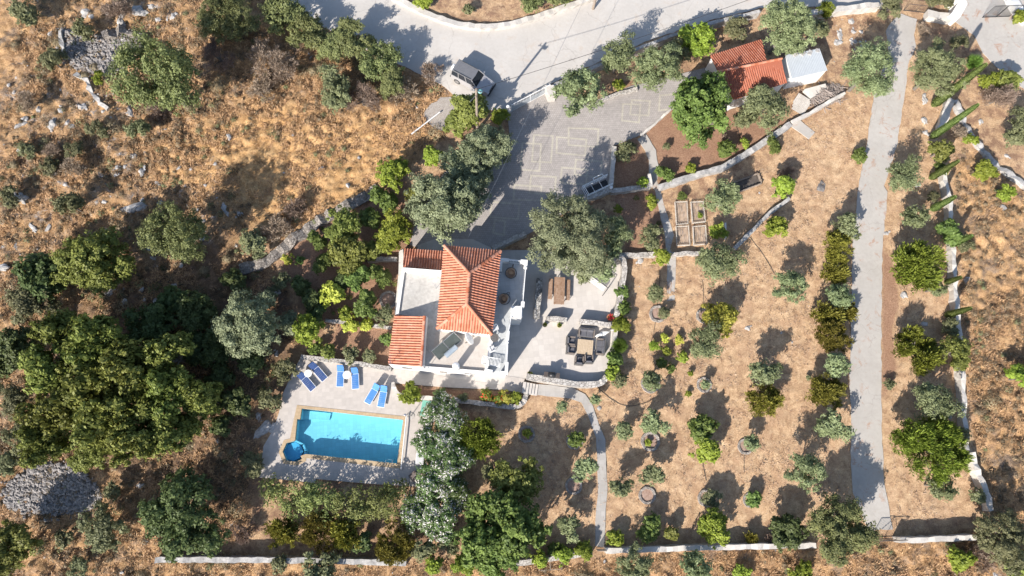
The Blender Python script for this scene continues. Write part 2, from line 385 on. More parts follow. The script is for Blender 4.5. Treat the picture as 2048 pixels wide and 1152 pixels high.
GZ = np.where(paved > 0, -.03, GZ); GZ = GZ*(1-np.clip(blur(circ, 6)*1.6, 0, 1))
SCRUBN = n1*.6+n3
from_xy = lambda x, y: (np.clip(((np.asarray(x)-GX0)/DX).astype(int), 0, NXg-1), np.clip(((np.asarray(y)-GY0)/DX).astype(int), 0, NYg-1))
def gz(x, y):
    i, j = from_xy(x, y); return GZ[j, i]
def ground():
    ox = [-400, -150, -80]; hx = [90, 160, 400]
    ax = np.concatenate([ox, gx, hx]); ay = np.concatenate([[-300, -100, -40], gy, [80, 160, 400]])
    def pad(a): return np.pad(a, 3, mode='edge')
    Z = pad(GZ); Z[:3] = Z[-3:] = 0; Z[:, :3] = Z[:, -3:] = 0
    X, Y = np.meshgrid(ax, ay); ny, nx = X.shape
    v = np.stack([X, Y, Z], -1).reshape(-1, 3)
    idx = np.arange(nx*ny).reshape(ny, nx)
    q = np.stack([idx[:-1, :-1], idx[:-1, 1:], idx[1:, 1:], idx[1:, :-1]], -1).reshape(-1, 4)
    c = v[q].mean(1); hole = inside(c[:, 0], c[:, 1], [(p.x, p.y) for p in W(POOL_OUT)])
    q = q[~hole]
    me = bpy.data.meshes.new('ground'); me.vertices.add(len(v)); me.vertices.foreach_set('co', v.ravel())
    me.loops.add(q.size); me.loops.foreach_set('vertex_index', q.ravel()); me.polygons.add(len(q))
    me.polygons.foreach_set('loop_start', np.arange(len(q))*4); me.polygons.foreach_set('loop_total', np.full(len(q), 4))
    me.polygons.foreach_set('use_smooth', np.ones(len(q), bool)); me.update(calc_edges=True)
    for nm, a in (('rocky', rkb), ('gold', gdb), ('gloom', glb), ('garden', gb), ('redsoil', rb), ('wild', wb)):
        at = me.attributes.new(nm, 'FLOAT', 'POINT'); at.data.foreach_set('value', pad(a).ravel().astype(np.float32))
    k = NB('dry_ground')
    A = lambda nm: k.n('ShaderNodeAttribute', attribute_name=nm).outputs['Fac']
    big = k.noise(.22, 6, .65); mid = k.noise(1.3, 7, .72, dist=.5); fine = k.noise(9, 6, .75, dist=.8); st = k.noise(26, 3, .6)
    straw = k.ramp(k.mix(.6, mid, fine), (.36, (.10, .055, .03)), (.45, (.31, .185, .09)), (.52, (.52, .325, .165)), (.62, (.66, .455, .255)))
    soil = k.ramp(fine, (.3, (.20, .115, .075)), (.7, (.38, .24, .155)))
    gar_ = k.ramp(k.mix(.5, mid, fine), (.38, (.25, .145, .085)), (.475, (.49, .32, .19)), (.60, (.73, .53, .335)))
    bare = k.ramp(k.mix(.4, k.noise(.9, 5, .7), mid), (.47, 0), (.56, 1))
    w_ = k.mix(k.math('MULTIPLY', bare, .4), straw, soil)
    grey = k.ramp(k.noise(.45, 5, .7), (.50, 0), (.62, .6)); w_ = k.mix(k.math('MULTIPLY', A('gold'), .65), w_, k.ramp(k.mix(.5, mid, fine), (.36, (.20, .10, .04)), (.47, (.50, .29, .12)), (.60, (.74, .49, .24)))); gi = k.math('SUBTRACT', 1.0, A('gold')); w_ = k.mix(k.math('MULTIPLY', k.math('MULTIPLY', grey, 1.35), gi), w_, k.ramp(fine, (.4, (.10, .075, .055)), (.6, (.34, .26, .20))))
    g_ = k.mix(k.math('MULTIPLY', k.ramp(k.noise(.5, 6, .7, dist=.5), (.48, 0), (.60, 1)), .45), gar_, (.42, .26, .165))
    r_ = k.ramp(fine, (.35, (.20, .11, .07)), (.65, (.44, .26, .175)))
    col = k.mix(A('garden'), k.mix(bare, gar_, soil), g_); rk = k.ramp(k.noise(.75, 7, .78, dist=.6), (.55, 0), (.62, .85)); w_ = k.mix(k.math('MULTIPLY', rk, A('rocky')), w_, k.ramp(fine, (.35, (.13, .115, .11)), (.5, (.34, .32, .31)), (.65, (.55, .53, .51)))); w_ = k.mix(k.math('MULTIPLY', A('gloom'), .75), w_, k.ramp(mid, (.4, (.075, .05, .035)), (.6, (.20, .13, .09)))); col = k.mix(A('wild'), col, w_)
    rm = k.ramp(k.math('ADD', A('redsoil'), k.math('MULTIPLY', k.math('SUBTRACT', mid, .5), 1.6)), (.4, 0), (.7, .85))
    col = k.mix(rm, col, r_)
    peb = k.ramp(k.vor(5.5), (.05, 1), (.10, 0)); pm = k.ramp(k.noise(.8, 3), (.5, 0), (.6, .7))
    col = k.mix(k.math('MULTIPLY', peb, pm), col, (.55, .50, .46))
    k.bump(k.mix(.5, fine, st), 1.0, .16); m = k.fin(col, .95)
    me.materials.append(m); o = bpy.data.objects.new('ground', me); COL.objects.link(o); o['kind'] = 'structure'
ground()

# ================================================ PAVED SURFACES
ROADN = [(760, -60), (790, 0), (850, 34), (920, 58), (985, 64), (1055, 50), (1130, 25), (1200, 2), (1240, -60)]
slab('road', [(640, -260), (500, -260), (540, -8), (600, 22), (640, 48), (700, 85), (790, 125), (880, 168), (905, 188), (950, 215), (1012, 222), (1030, 205), (1095, 172), (1200, 122), (1300, 80),
     (1420, 40), (1520, 15), (1640, 14), (1760, 18), (1800, -20), (2200, -260), (1330, -70), (1205, -8), (1130, 20), (1055, 46), (985, 60), (918, 54), (850, 30), (778, -20)], .03, ROAD, .2, .08)
slab('driveway', [(1014, 222), (1096, 178), (1180, 205), (1262, 172), (1400, 138), (1470, 120), (1480, 150), (1380, 205), (1340, 218), (1286, 268), (1226, 292), (1222, 386), (1165, 405),
     (1080, 455), (990, 505), (880, 510), (820, 490), (840, 400), (930, 300), (1020, 280)], .06, DRIVE, .15)
slab('concrete_track', [(1803, 27), (1782, 45), (1772, 62), (1777, 100), (1762, 150), (1748, 190), (1735, 285), (1718, 372), (1706, 480), (1702, 620), (1700, 760), (1703, 850), (1702, 930), (1706, 985), (1738, 1060),
     (1786, 1059), (1768, 960), (1763, 850), (1763, 640), (1765, 500), (1775, 384), (1768, 372), (1794, 292), (1810, 185), (1816, 130), (1832, 92), (1828, 70), (1834, 38)], .06, TRACK, .15, .06)
slab('neighbour_yard', [(1900, 0), (1905, 40), (1948, 70), (1965, 105), (2000, 140), (2020, 160), (2070, 190), (2400, 300), (2400, -200), (1900, -200)], .045, TRACK, .15, .05)
slab('garden_path', [(1075, 768), (1145, 775), (1170, 788), (1186, 812), (1198, 850), (1211, 880), (1212, 930), (1215, 980), (1211, 1030), (1208, 1095), (1190, 1092), (1191, 1040), (1196, 985), (1194, 910), (1192, 875),
     (1178, 835), (1163, 805), (1140, 797), (1072, 790)], .05, PATHM, .12, .03)
slab('upper_path', [(1275, 278), (1292, 268), (1312, 300), (1318, 340), (1314, 362), (1338, 440), (1348, 470), (1340, 500), (1352, 512), (1349, 600), (1334, 602), (1334, 515), (1330, 470), (1318, 420), (1310, 380),
     (1297, 365), (1298, 320), (1290, 300)], .045, TRACK, .12, .04)
slab('gravel_patch', [(855, 215), (880, 195), (918, 190), (918, 225), (900, 262), (870, 258), (845, 235)], .02, rubble('white_gravel', (.42, .38, .34), (.58, .54, .50), (.25, .18, .13), 14, .7), .1, .12)
slab('concrete_ramp', [(1582, 252), (1600, 240), (1630, 265), (1618, 278)], .10, TRACK, .2, .02)
# cream brick rectangles laid in the driveway
def strips(rects, wd=.17):
    m = MB(); z = .066
    for r in rects:
        q = W(r, z); n = len(q)
        for i in range(n):
            a, b = q[i], q[(i+1) % n]
            if n == 3 and i == 2: continue
            t = (b-a).normalized(); s = Vector((-t.y, t.x, 0))*wd/2; a2 = a-t*wd/2; b2 = b+t*wd/2; dz = Vector((0, 0, random.uniform(0, .003)))
            m.add([a2+s+dz, a2-s+dz, b2-s+dz, b2+s+dz], [(0, 1, 2, 3)])
    o = m.build('paving_pattern', PATTERN); o['kind'] = 'structure'
strips([[(1137.5, 256), (1197, 258), (1195, 294), (1137, 290)], [(1114, 274), (1173, 279), (1170, 311), (1113, 306)], [(1068, 270), (1106, 272), (1102, 325), (1064, 323)], [(1045, 286), (1082, 288), (1079, 342), (1041, 339)],
        [(1152, 319), (1204, 323), (1200, 355), (1149, 349)], [(1124, 335), (1175, 339), (1172, 369), (1121, 365)], [(1062, 351), (1112, 354), (1109, 390), (1059, 386)], [(1029, 370), (1083, 373), (1081, 401), (1027, 399)],
        [(984, 404), (1039, 408), (1036, 438), (980, 434)], [(1246, 208), (1281, 209), (1278, 245), (1244, 241)], [(1264, 200), (1300, 202), (1297, 231), (1260, 229)], [(1320, 191), (1350, 188), (1347, 218), (1318, 221)], [(990, 440), (1010, 442), (1008, 470), (986, 466)]])
# terrace round the house and pool deck (one sheet, pool cut out)
POOLW = [(603, 817), (806, 840), (794, 927), (611, 908), (601, 912), (604, 918), (592, 924), (572, 921), (565, 903), (573, 886), (588, 882), (590, 880), (594, 838), (600, 839)]
COPW = [(594, 810), (813, 833), (801, 937), (757, 933), (612, 916), (612, 922), (595, 931), (567, 927), (557, 904), (568, 880), (580, 877), (586, 846)]
deck = [(603, 712), (783, 736), (1000, 770), (1015, 752), (1050, 757), (1045, 770), (1048, 786), (1000, 779), (900, 775), (785, 766), (783, 775), (800, 795), (835, 797), (870, 800), (862, 860), (845, 930), (832, 973), (745, 968), (632, 958), (630, 966),
        (519, 955), (527, 892), (548, 856), (560, 818), (566, 786), (585, 745)]
fill_poly([W(deck, .12), W(COPW, .12)], .12, .5, 'pool_deck', POOLT)
fill_poly([W(COPW, .14), W(POOLW, .14)], .14, .3, 'pool_coping', COPING)
slab('terrace', [(800, 500), (1056, 500), (1240, 515), (1252, 545), (1240, 620), (1232, 690), (1215, 760), (1160, 768), (1050, 757), (1030, 775), (960, 772), (800, 752), (790, 640)], .10, TERR, .4)
slab('back_patio', [(836, 490), (870, 478), (945, 478), (985, 497), (1020, 520), (1000, 530), (830, 520)], .085, TERR, .3)
# pool basin
def basin():
    zt, zb = .13, -.98
    pts = W(POOLW, zt); main = [pts[i] for i in (0, 1, 2, 3, 4, 11, 12, 13)]
    m = MB(); n = len(pts)
    vs = [(p.x, p.y, zt) for p in pts]+[(p.x, p.y, zb) for p in pts]
    m.add(vs, [(i, (i+1) % n, n+(i+1) % n, n+i) for i in range(n)])
    m.add([(p.x, p.y, zb) for p in pts], [tuple(range(n))])
    o = m.build('pool_basin', BASIN)
    return o
pool = thing('swimming_pool', 'turquoise rectangular swimming pool with small six-sided spa at its lower left corner', 'swimming pool', P(700, 870, 0))
pb = basin(); pb.name = 'basin'; inv = Matrix.Translation(-pool.location)
def adopt(o, t):
    o.parent = t; o.matrix_parent_inverse = Matrix.Rotation(-t.rotation_euler.z, 4, 'Z') @ Matrix.Translation(-t.location); return o
adopt(pb, pool)
spc = W([(605, 903), (599, 916), (586, 922), (573, 918), (567, 903), (574, 889), (589, 884), (601, 891)], -.30)
m = MB().prism([(p.x, p.y) for p in spc], -.975, -.45); adopt(m.build('spa_floor', BASIN2), pool)
spw = [(p.x, p.y) for p in W([(588, 882), (603, 889), (609, 903), (603, 915)], .0)]
m = MB()
for a, b in zip(spw, spw[1:]):
    d = Vector((b[0]-a[0], b[1]-a[1], 0)); m.box(((a[0]+b[0])/2, (a[1]+b[1])/2, -.72), (d.length+.08, .16, .50), math.atan2(d.y, d.x))
adopt(m.build('spa_wall', concrete('spa_rim', (.30, .60, .72), (.22, .5, .64), rough=.5)), pool)
st = [(p.x, p.y) for p in W([(603, 819), (672, 826), (671, 836), (600, 838)], 0)]
st = W([(604, 820), (660, 826), (657, 840), (602, 838)], -.5)
adopt(MB().prism([(p.x, p.y) for p in st], -.975, -.80).build('step', BASIN), pool)
wz = .03; wp = W(POOLW, .05)
wo = MB().add([(p.x, p.y, wz) for p in wp], [tuple(range(len(wp)))]).build('pool_surface', WATER); adopt(wo, pool)
m = MB(); a, b = P(773, 926, .14), P(786, 927.5, .14)
for p in (a, b):
    m.poly([p+Vector((0, -.15, 0)), p+Vector((0, -.1, .5)), p+Vector((0, .25, .55)), p+Vector((0, .3, -.9))], .022)
for k in range(3): m.tube(a+Vector((0, .3, -.2-.25*k)), b+Vector((0, .3, -.2-.25*k)), .025)
adopt(m.build('ladder', CHROME), pool)

# ================================================ HOUSE
house = thing('villa', 'white two storey villa with a red hipped tile roof above flat roofs and balcony', 'house', P(940, 620, 0))
def hp(mb, name, mat, **kw): return adopt(mb.build(name, mat, **kw), house)
ZG = 3.1
def xy(pts): return [(p[0], p[1]) for p in pts]
GB = W([(806, 538), (884, 545), (1002, 516), (1053, 521), (1046, 634), (1023, 634), (1013, 748), (1000, 746), (967, 757), (969, 745), (778, 733), (791, 629), (797, 625)], ZG)
gbl = W([(804, 536), (884, 544), (888, 510), (1002, 516), (1053, 521), (1045, 633), (1022, 634), (1012, 747), (969, 744), (842, 736), (777, 728), (790, 630), (796, 626)], ZG)
hp(MB().prism(xy(gbl), .0, ZG), 'ground_floor_wall', WHITE)
# terrace surfaces of the flat roofs
def sheet(px, z, name, mat, th=.05): 
    o = fill_poly([W(px, z)], z, th, name, mat, None); return adopt(o, house)
sheet([(809, 541), (882, 547), (874, 662), (860, 740), (852, 738), (846, 735), (848, 634), (792, 630), (797, 626)], ZG+.054, 'west_flat_roof', ROOFN)
sheet([(872, 662), (985, 671), (968, 743), (860, 737)], ZG+.060, 'south_flat_roof', ROOFS)
sheet([(998, 520), (1050, 523), (1044, 631), (1020, 632), (1010, 745), (972, 743), (985, 668)], ZG+.056, 'balcony_floor', BALC)
def parapet(px, wd, z1, z0=ZG, name='parapet', mat=WHITE, jit=.0, th=None):
    q = W(px, z1); m = MB()
    vs = []; n = len(q)
    for i in range(n):
        a = q[max(i-1, 0)]; b = q[min(i+1, n-1)]; t = (b-a).normalized(); s = Vector((-t.y, t.x, 0))*wd/2
        k = 1.0
        if 0 < i < n-1:
            t1 = (q[i]-q[i-1]).normalized(); c = abs(t1.dot(t)); k = 1/max(c, .5)
        vs += [q[i]-s*k+Vector((0, 0, z0-z1)), q[i]-s*k, q[i]+s*k, q[i]+s*k+Vector((0, 0, z0-z1))]
    fs = []
    for i in range(n-1):
        for k in range(3): fs.append((i*4+k, i*4+k+1, i*4+k+5, i*4+k+4))
    fs += [(3, 2, 1, 0), (n*4-4, n*4-3, n*4-2, n*4-1)]
    m.add(vs, fs); return hp(m, name, mat)
parapet([(806, 538), (884, 544)], .28, ZG+.62)
parapet([(806, 543), (794, 629)], .26, ZG+.28)
parapet([(842, 735), (905, 740), (968, 745)], .28, ZG+.28)
parapet([(985, 668), (971, 747)], .26, ZG+.34)
# west lean-to strip and its wall
lw = W([(798, 503), (806, 498), (808, 536), (796, 626), (789, 628), (797, 545)], .9)
hp(MB().prism(xy(lw), 0, .9), 'plinth', COPINGW)
# tiled slopes ---------------------------------------------------
def slope(corners, name, pitch=.218, parent=house, tl=.36, thick=.10, mat=None):
    """corners: 3-D points of a planar slope, the first two along the eave"""
    c = [Vector(p) for p in corners]; u = (c[1]-c[0]).normalized(); nrm = None
    nrm = (c[1]-c[0]).cross(c[2]-c[0]).normalized()
    if nrm.z < 0: nrm = -nrm
    v = nrm.cross(u).normalized()
    if v.dot(c[2]-c[0]) < 0: v = -v
    L = [((p-c[0]).dot(u), (p-c[0]).dot(v)) for p in c]; n = len(L)
    def rng(x):
        ys = []
        for i in range(n):
            (x0, y0), (x1, y1) = L[i], L[(i+1) % n]
            if abs(x1-x0) < 1e-9: continue
            t = (x-x0)/(x1-x0)
            if -1e-6 <= t <= 1+1e-6: ys.append(y0+(y1-y0)*t)
        return (min(ys), max(ys)) if ys else (0, 0)
    umin = min(p[0] for p in L); umax = max(p[0] for p in L); nc = max(1, round((umax-umin)/pitch)); pt = (umax-umin)/nc
    m = MB(); S = 7; prof = []
    for j in range(S+1):
        a = j/S; prof.append((a*pt, .095*math.sin(math.pi*min(1, a/.66)) if a < .66 else -.03*math.sin(math.pi*(a-.66)/.34)))
    for k in range(nc):
        us = [umin+k*pt+p[0] for p in prof]; us = [min(max(x, umin+1e-4), umax-1e-4) for x in us]
        R = [rng(x) for x in us]; lo = min(r[0] for r in R); hi = max(r[1] for r in R); nr = max(1, int(math.ceil((hi-lo)/tl)))
        for q in range(nr):
            va, vb = lo+q*tl, lo+(q+1)*tl+.03; vs = []
            for (vv, lift) in ((va, .034), (vb, .0)):
                for x, p, r in zip(us, prof, R):
                    y = min(max(vv, r[0]), r[1]); vs.append(c[0]+u*x+v*y+nrm*(.03+p[1]*(1 if lift else .86)+lift))
            vs += [c[0]+u*x+v*min(max(va, r[0]), r[1])+nrm*.0 for x, r in zip(us, R)]
            fs = [(i, i+1, S+2+i, S+1+i) for i in range(S)]+[(2*(S+1)+i, 2*(S+1)+i+1, i+1, i) for i in range(S)]
            m.add(vs, fs, min(1, max(0, random.gauss(.5, .15))))
    b = [p-nrm*.01 for p in c]; lo_ = [p-nrm*thick for p in c]; nn = len(b)
    m.add(b+lo_, [tuple(range(nn)), tuple(range(2*nn-1, nn-1, -1))]+[(i, nn+i, nn+(i+1) % nn, (i+1) % nn) for i in range(nn)], .3)
    o = m.build(name, mat or TILE); return adopt(o, parent) if parent else o
def ridgecap(parent, pa, pb, r=.13, name='ridge_cap'):
    pa, pb = Vector(pa), Vector(pb); L = (pb-pa).length; k = max(1, int(L/.38)); m = MB(); d = (pb-pa)/k
    for i in range(k): m.tube(pa+d*i-d*.06, pa+d*(i+1)+d*.06, r*1.12, r*.92, 10)
    return adopt(m.build(name, TILE), parent)
ZE, ZR = 6.0, 7.35
e = [P(889, 492, ZE), P(1001, 503, ZE), P(983.5, 669, ZE), P(874, 657, ZE)]; ra, rb2 = P(939, 547, ZR), P(933.5, 608, ZR)
roof = None
for nm, cs in (('hipped_roof_north', (e[1], e[0], ra)), ('hipped_roof_east', (e[2], e[1], ra, rb2)), ('hipped_roof_south', (e[3], e[2], rb2)), ('hipped_roof_west', (e[0], e[3], rb2, ra))): slope(cs, nm)
up = Vector((0, 0, .09))
for p in e:
    t = ra if p in (e[0], e[1]) else rb2; ridgecap(house, p+up, t+up)
ridgecap(house, ra+up, rb2+up, .14)
cen = (e[0]+e[1]+e[2]+e[3])/4
uf = [cen+(p-cen)*.925 for p in e]; hp(MB().prism(xy(uf), ZG, ZE+.02), 'upper_floor_wall', WHITE)
# upper windows and doors on the east and west walls
def opening(a, b, t0, t1, z0, z1, nm='window', par=house):
    a, b = Vector((a[0], a[1], 0)), Vector((b[0], b[1], 0)); t = (b-a).normalized(); nn = Vector((t.y, -t.x, 0)); c = a+(b-a)*(t0+t1)/2; L = (b-a).length*(t1-t0); an = math.atan2(t.y, t.x)
    fr = adopt(MB().box(c+nn*.02+Vector((0, 0, (z0+z1)/2)), (L, .08, z1-z0), an).build(nm, simple('blue_shutter', (.10, .20, .32), .6)), par)
    pn = MB()
    for s in (-1, 1): pn.box(c+nn*.05+t*s*L*.24+Vector((0, 0, (z0+z1)/2)), (L*.42, .06, (z1-z0)*.86), an)
    o = pn.build('pane', GLASSD); o.parent = fr
for t0, t1, z0 in ((.12, .26, 4.1), (.42, .62, 3.2), (.78, .9, 4.1)): opening(uf[2], uf[1], t0, t1, z0, 5.4)
for t0, t1 in ((.2, .34), (.62, .76)): opening(uf[0], uf[3], t0, t1, 4.2, 5.3)
sw = [gbl[10], gbl[8]]
for t0, t1, z0 in ((.12, .24, 1.0), (.42, .60, .12), (.78, .9, 1.0)): opening(gbl[10], gbl[8], t0, t1, z0, 2.3)
# small north-west roof
a4 = [P(808, 498, 2.35), P(887, 503, 2.35), P(885, 541, 2.95), P(806, 534, 2.95)]
slope((a4[1], a4[0], a4[3], a4[2]), 'north_west_tile_roof'); c4 = sum(a4, Vector())/4
hp(MB().prism(xy([c4+(p-c4)*.97 for p in a4]), 0, 2.3), 'north_west_wall', WHITE)
# annex roof
b4 = [P(790, 630, 3.35), P(849, 633, 4.45), P(842, 733, 4.45), P(777, 728, 3.35)]
slope((b4[3], b4[0], b4[1], b4[2]), 'annex_tile_roof')
ridgecap(house, b4[1]+up*.6, b4[2]+up*.6, .12)
q = [Vector(p) for p in b4]; cq = sum(q, Vector())/4; qq = [cq+(p-cq)*.985 for p in q]
hp(MB().prism(xy(qq), ZG, [p.z-.1 for p in qq]), 'annex_wall', WHITE)
ew = [P(850, 632, 4.3), P(842, 735, 4.3)]
parapet([(851, 632), (844, 735)], .2, 4.4)
# chimney
cb = P(914, 737, ZG); m = MB().lathe([(.27, 0), (.27, 1.45), (.22, 1.5)], 18, cb)
ch = hp(m, 'chimney', WHITE); m = MB().lathe([(.2, 1.5), (.2, 1.75), (.28, 1.8), (.30, 1.95), (.2, 2.12), (.05, 2.18)], 18, cb); c2 = m.build('chimney_cap', WHITEM, ch); pass
# balcony walls, block and railings
parapet([(1002, 519), (1018, 520)], .3, ZG+.75); parapet([(1040, 522), (1052, 523), (1051, 534)], .3, ZG+.85)
parapet([(1003, 519), (1001, 540)], .22, ZG+.7)
bl = W([(1023, 612), (1044, 612), (1043, 634), (1021, 634)], ZG+.75); hp(MB().prism(xy(bl), 0.0, ZG+.75), 'stair_block', WHITE)
parapet([(1046, 603), (1045, 613)], .3, ZG+.85); parapet([(1017, 662), (1015, 684)], .2, ZG+.85); parapet([(1014, 724), (1012, 748)], .26, ZG+.75)
parapet([(1000, 745), (1012, 747)], .3, ZG+.7); parapet([(972, 742), (985, 744)], .34, ZG+.75)
def railing(px, z0, h, name='railing', mat=WHITEM, par=house, step=.13, r=.012):
    q = W(px, z0+h); q = [Vector((p.x, p.y, z0)) for p in q]; m = MB()
    for a, b in zip(q, q[1:]):
        L = (b-a).length; n = max(1, int(L/step)); H = Vector((0, 0, h)); m.tube(a+H, b+H, .025); m.tube(a+H*.12, b+H*.12, .018)
        for i in range(n+1): p = a+(b-a)*(i/n); m.tube(p, p+H, r if i % 8 else .022, n=5)
    o = m.build(name, mat); return adopt(o, par) if par else o
railing([(1018, 520), (1040, 522)], ZG, .95); railing([(1052, 534), (1046, 603)], ZG, .95); railing([(1022, 636), (1017, 662)], ZG, .95); railing([(1015, 684), (1014, 724)], ZG, .95)
# television aerials stand on the roofs
def aerial(px, py, z, h, label):
    t = thing('television_aerial', label, 'aerial', P(px, py, z), random.uniform(0, 3))
    MB().tube((0, 0, 0), (0, 0, h), .02).build('mast', CHROME, t); m = MB().tube((-.5, 0, h*.92), (.5, 0, h*.92), .012)
    for i in range(7): m.tube((-.48+.16*i, -.22+.02*i, h*.92), (-.48+.16*i, .22-.02*i, h*.92), .008, n=5)
    m.build('antenna_elements', CHROME, t)
aerial(872, 577, ZG+.06, 1.5, 'thin television aerial on the grey flat roof against the hipped roof'); aerial(784, 727, 3.4, 1.3, 'thin television aerial at the lower left corner of the annex tile roof')
aerial(855, 737, ZG+.3, 1.0, 'thin television aerial on the front parapet left of the solar heater')
# solar water heater
sa = [P(862, 702, 4.15), P(907, 664, 4.15), P(923, 680, ZG+.25), P(878, 719, ZG+.25)]; c0 = sum(sa, Vector())/4
t = thing('solar_water_heater', 'dark two-panel solar water heater standing on the flat roof', 'solar heater', Vector((c0.x, c0.y, ZG+.06)))
def q4(a, b, f): return a+(b-a)*f
for i, (f0, f1) in enumerate(((.0, .49), (.51, 1.0))):
    k = [q4(sa[0], sa[1], f0), q4(sa[0], sa[1], f1), q4(sa[3], sa[2], f1), q4(sa[3], sa[2], f0)]
    n_ = (k[1]-k[0]).cross(k[3]-k[0]).normalized(); n_ = n_ if n_.z > 0 else -n_
    c_ = sum(k, Vector())/4; kk = [c_+(p-c_)*.95 for p in k]
    adopt(MB().add([p+n_*.07 for p in kk]+[p-n_*.02 for p in kk], [(0, 1, 2, 3), (7, 6, 5, 4)]+[(i, (i+1) % 4, 4+(i+1) % 4, 4+i) for i in range(4)]).build('collector_panel', PANEL), t)
    fm = MB()
    for j in range(4): fm.tube(k[j]+n_*.06, k[(j+1) % 4]+n_*.06, .03, n=4)
    adopt(fm.build('panel_frame', CHROME), t)
for p in sa[:2]+[q4(sa[0], sa[1], .5)]: adopt(MB().tube(p, (p.x, p.y, ZG+.06), .025).build('stand', IRON), t)
ta, tb = P(891, 712, ZG+.45), P(913, 693, ZG+.45)
adopt(MB().tube(ta, tb, .24, n=18).build('tank', simple('tank_blue_grey', (.36, .43, .5), .4, .3)), t)
# satellite dish
dl = P(937, 683, ZG+.06); t = thing('satellite_dish', 'large white satellite dish beside the solar heater on the flat roof', 'satellite dish', dl, R_(25))
MB().tube((0, 0, 0), (0, 0, 1.1), .035).tube((0, 0, 0), (.3, .0, .02), .03).tube((0, 0, 0), (-.3, 0, .02), .03).build('mast', IRON, t)
M3 = Matrix.Rotation(R_(62), 3, 'Y'); m = MB(); n = 20; vs = []
prof = [(0.02, 0), (.2, .02), (.4, .08), (.55, .16)]
for (r, z) in prof: vs += [M3 @ Vector((math.cos(2*math.pi*i/n)*r, math.sin(2*math.pi*i/n)*r, z))+Vector((0, 0, 1.2)) for i in range(n)]
vs += [M3 @ Vector((math.cos(2*math.pi*i/n)*r, math.sin(2*math.pi*i/n)*r, z-.03))+Vector((0, 0, 1.2)) for (r, z) in prof[::-1] for i in range(n)]
m.add(vs, [(k*n+i, k*n+(i+1) % n, (k+1)*n+(i+1) % n, (k+1)*n+i) for k in range(7) for i in range(n)]); m.build('reflector', WHITEM, t)
e_ = M3 @ Vector((0, 0, .6))+Vector((0, 0, 1.2)); MB().tube(M3 @ Vector((.5, 0, .15))+Vector((0, 0, 1.2)), e_, .015).box(e_, (.1, .08, .08)).build('receiver_arm', IRON, t)
# ================================================ FURNITURE
def legs4(t, sx, sy, h, mat, r=.02, splay=0, name='leg'):
    for a in (-1, 1):
        for b in (-1, 1): MB().tube((a*sx*(1+splay), b*sy*(1+splay), 0), (a*sx, b*sy, h), r).build(name, mat, t)
def lounger(label, px0, py0, px1, py1, mat, z=.12, head=.5, group='sun loungers on the pool deck'):
    """px0,py0 = head end, px1,py1 = foot end"""
    a, b = P(px0, py0, z+.3), P(px1, py1, z+.3); c = (a+b)/2; rz = math.atan2(b.y-a.y, b.x-a.x)
    t = thing('sun_lounger', label, 'sun lounger', Vector((c.x, c.y, z)), rz, group)
    m = MB()
    for s in (-.31, .31): m.tube((-.35, s, .3), (.95, s, .3), .022)
    m.tube((.95, -.31, .3), (.95, .31, .3), .022).tube((-.35, -.31, .3), (-.35, .31, .3), .022)
    m.build('frame', WHITEM, t)
    legs4(t, .6, .31, .3, WHITEM, .02)
    m = MB(); n = 8
    for i in range(n): m.box((-.33+1.28*(i+.5)/n, 0, .315-.012*math.sin(math.pi*(i+.5)/n)), (1.28/n-.012, .58, .02))
    m.build('seat_sling', mat, t)
    tilt = Matrix.Rotation(R_(38), 3, 'Y'); m = MB()
    for i in range(4): q = tilt @ Vector((-.08-.16*i, 0, 0)); m.box((-.35+q.x, 0, .32+q.z), (.15, .58, .02), M=tilt)
    q = tilt @ Vector((-.60, 0, .03)); m.box((-.35+q.x, 0, .34+q.z), (.16, .5, .06), M=tilt); m.build('backrest', mat, t)
lounger('navy blue sun lounger farthest left, lower one of the pair beside a round white table', 600, 747, 626, 778, BLUED)
lounger('navy blue sun lounger nearest the stone wall, upper right of the leftmost white table', 624, 729, 648, 757, BLUED)
lounger('mid-blue sun lounger touching the left side of the middle white table', 682, 735, 680, 768, BLUEM)
lounger('mid-blue sun lounger right of the middle white table', 710, 739, 711, 773, BLUEM)
lounger('bright blue slanted sun lounger, left one of the pair by the curved white kerb', 755, 771, 736, 803, BLUEL)
lounger('bright blue sun lounger at the right of the row, next to the curved kerb', 769, 774, 762, 810, BLUEL)
def round_table(label, px, py, z, r, h, mat, group=None, name='round_table', chairs=0):
    t = thing(name, label, 'table', P(px, py, z), random.random(), group)
    MB().lathe([(r, h-.03), (r, h), (r*.97, h+.012), (.02, h+.012)], 24).build('tabletop', mat, t)
    MB().tube((0, 0, 0), (0, 0, h), .03).lathe([(.2, 0), (.18, .03), (.04, .06)], 12).build('pedestal', mat, t)
round_table('small white round table between the two navy loungers', 619, 748, .12, .33, .5, PLASTICW, 'round tables on the pool deck'); round_table('small white round table between the mid-blue loungers', 696, 751, .12, .36, .5, PLASTICW, 'round tables on the pool deck')
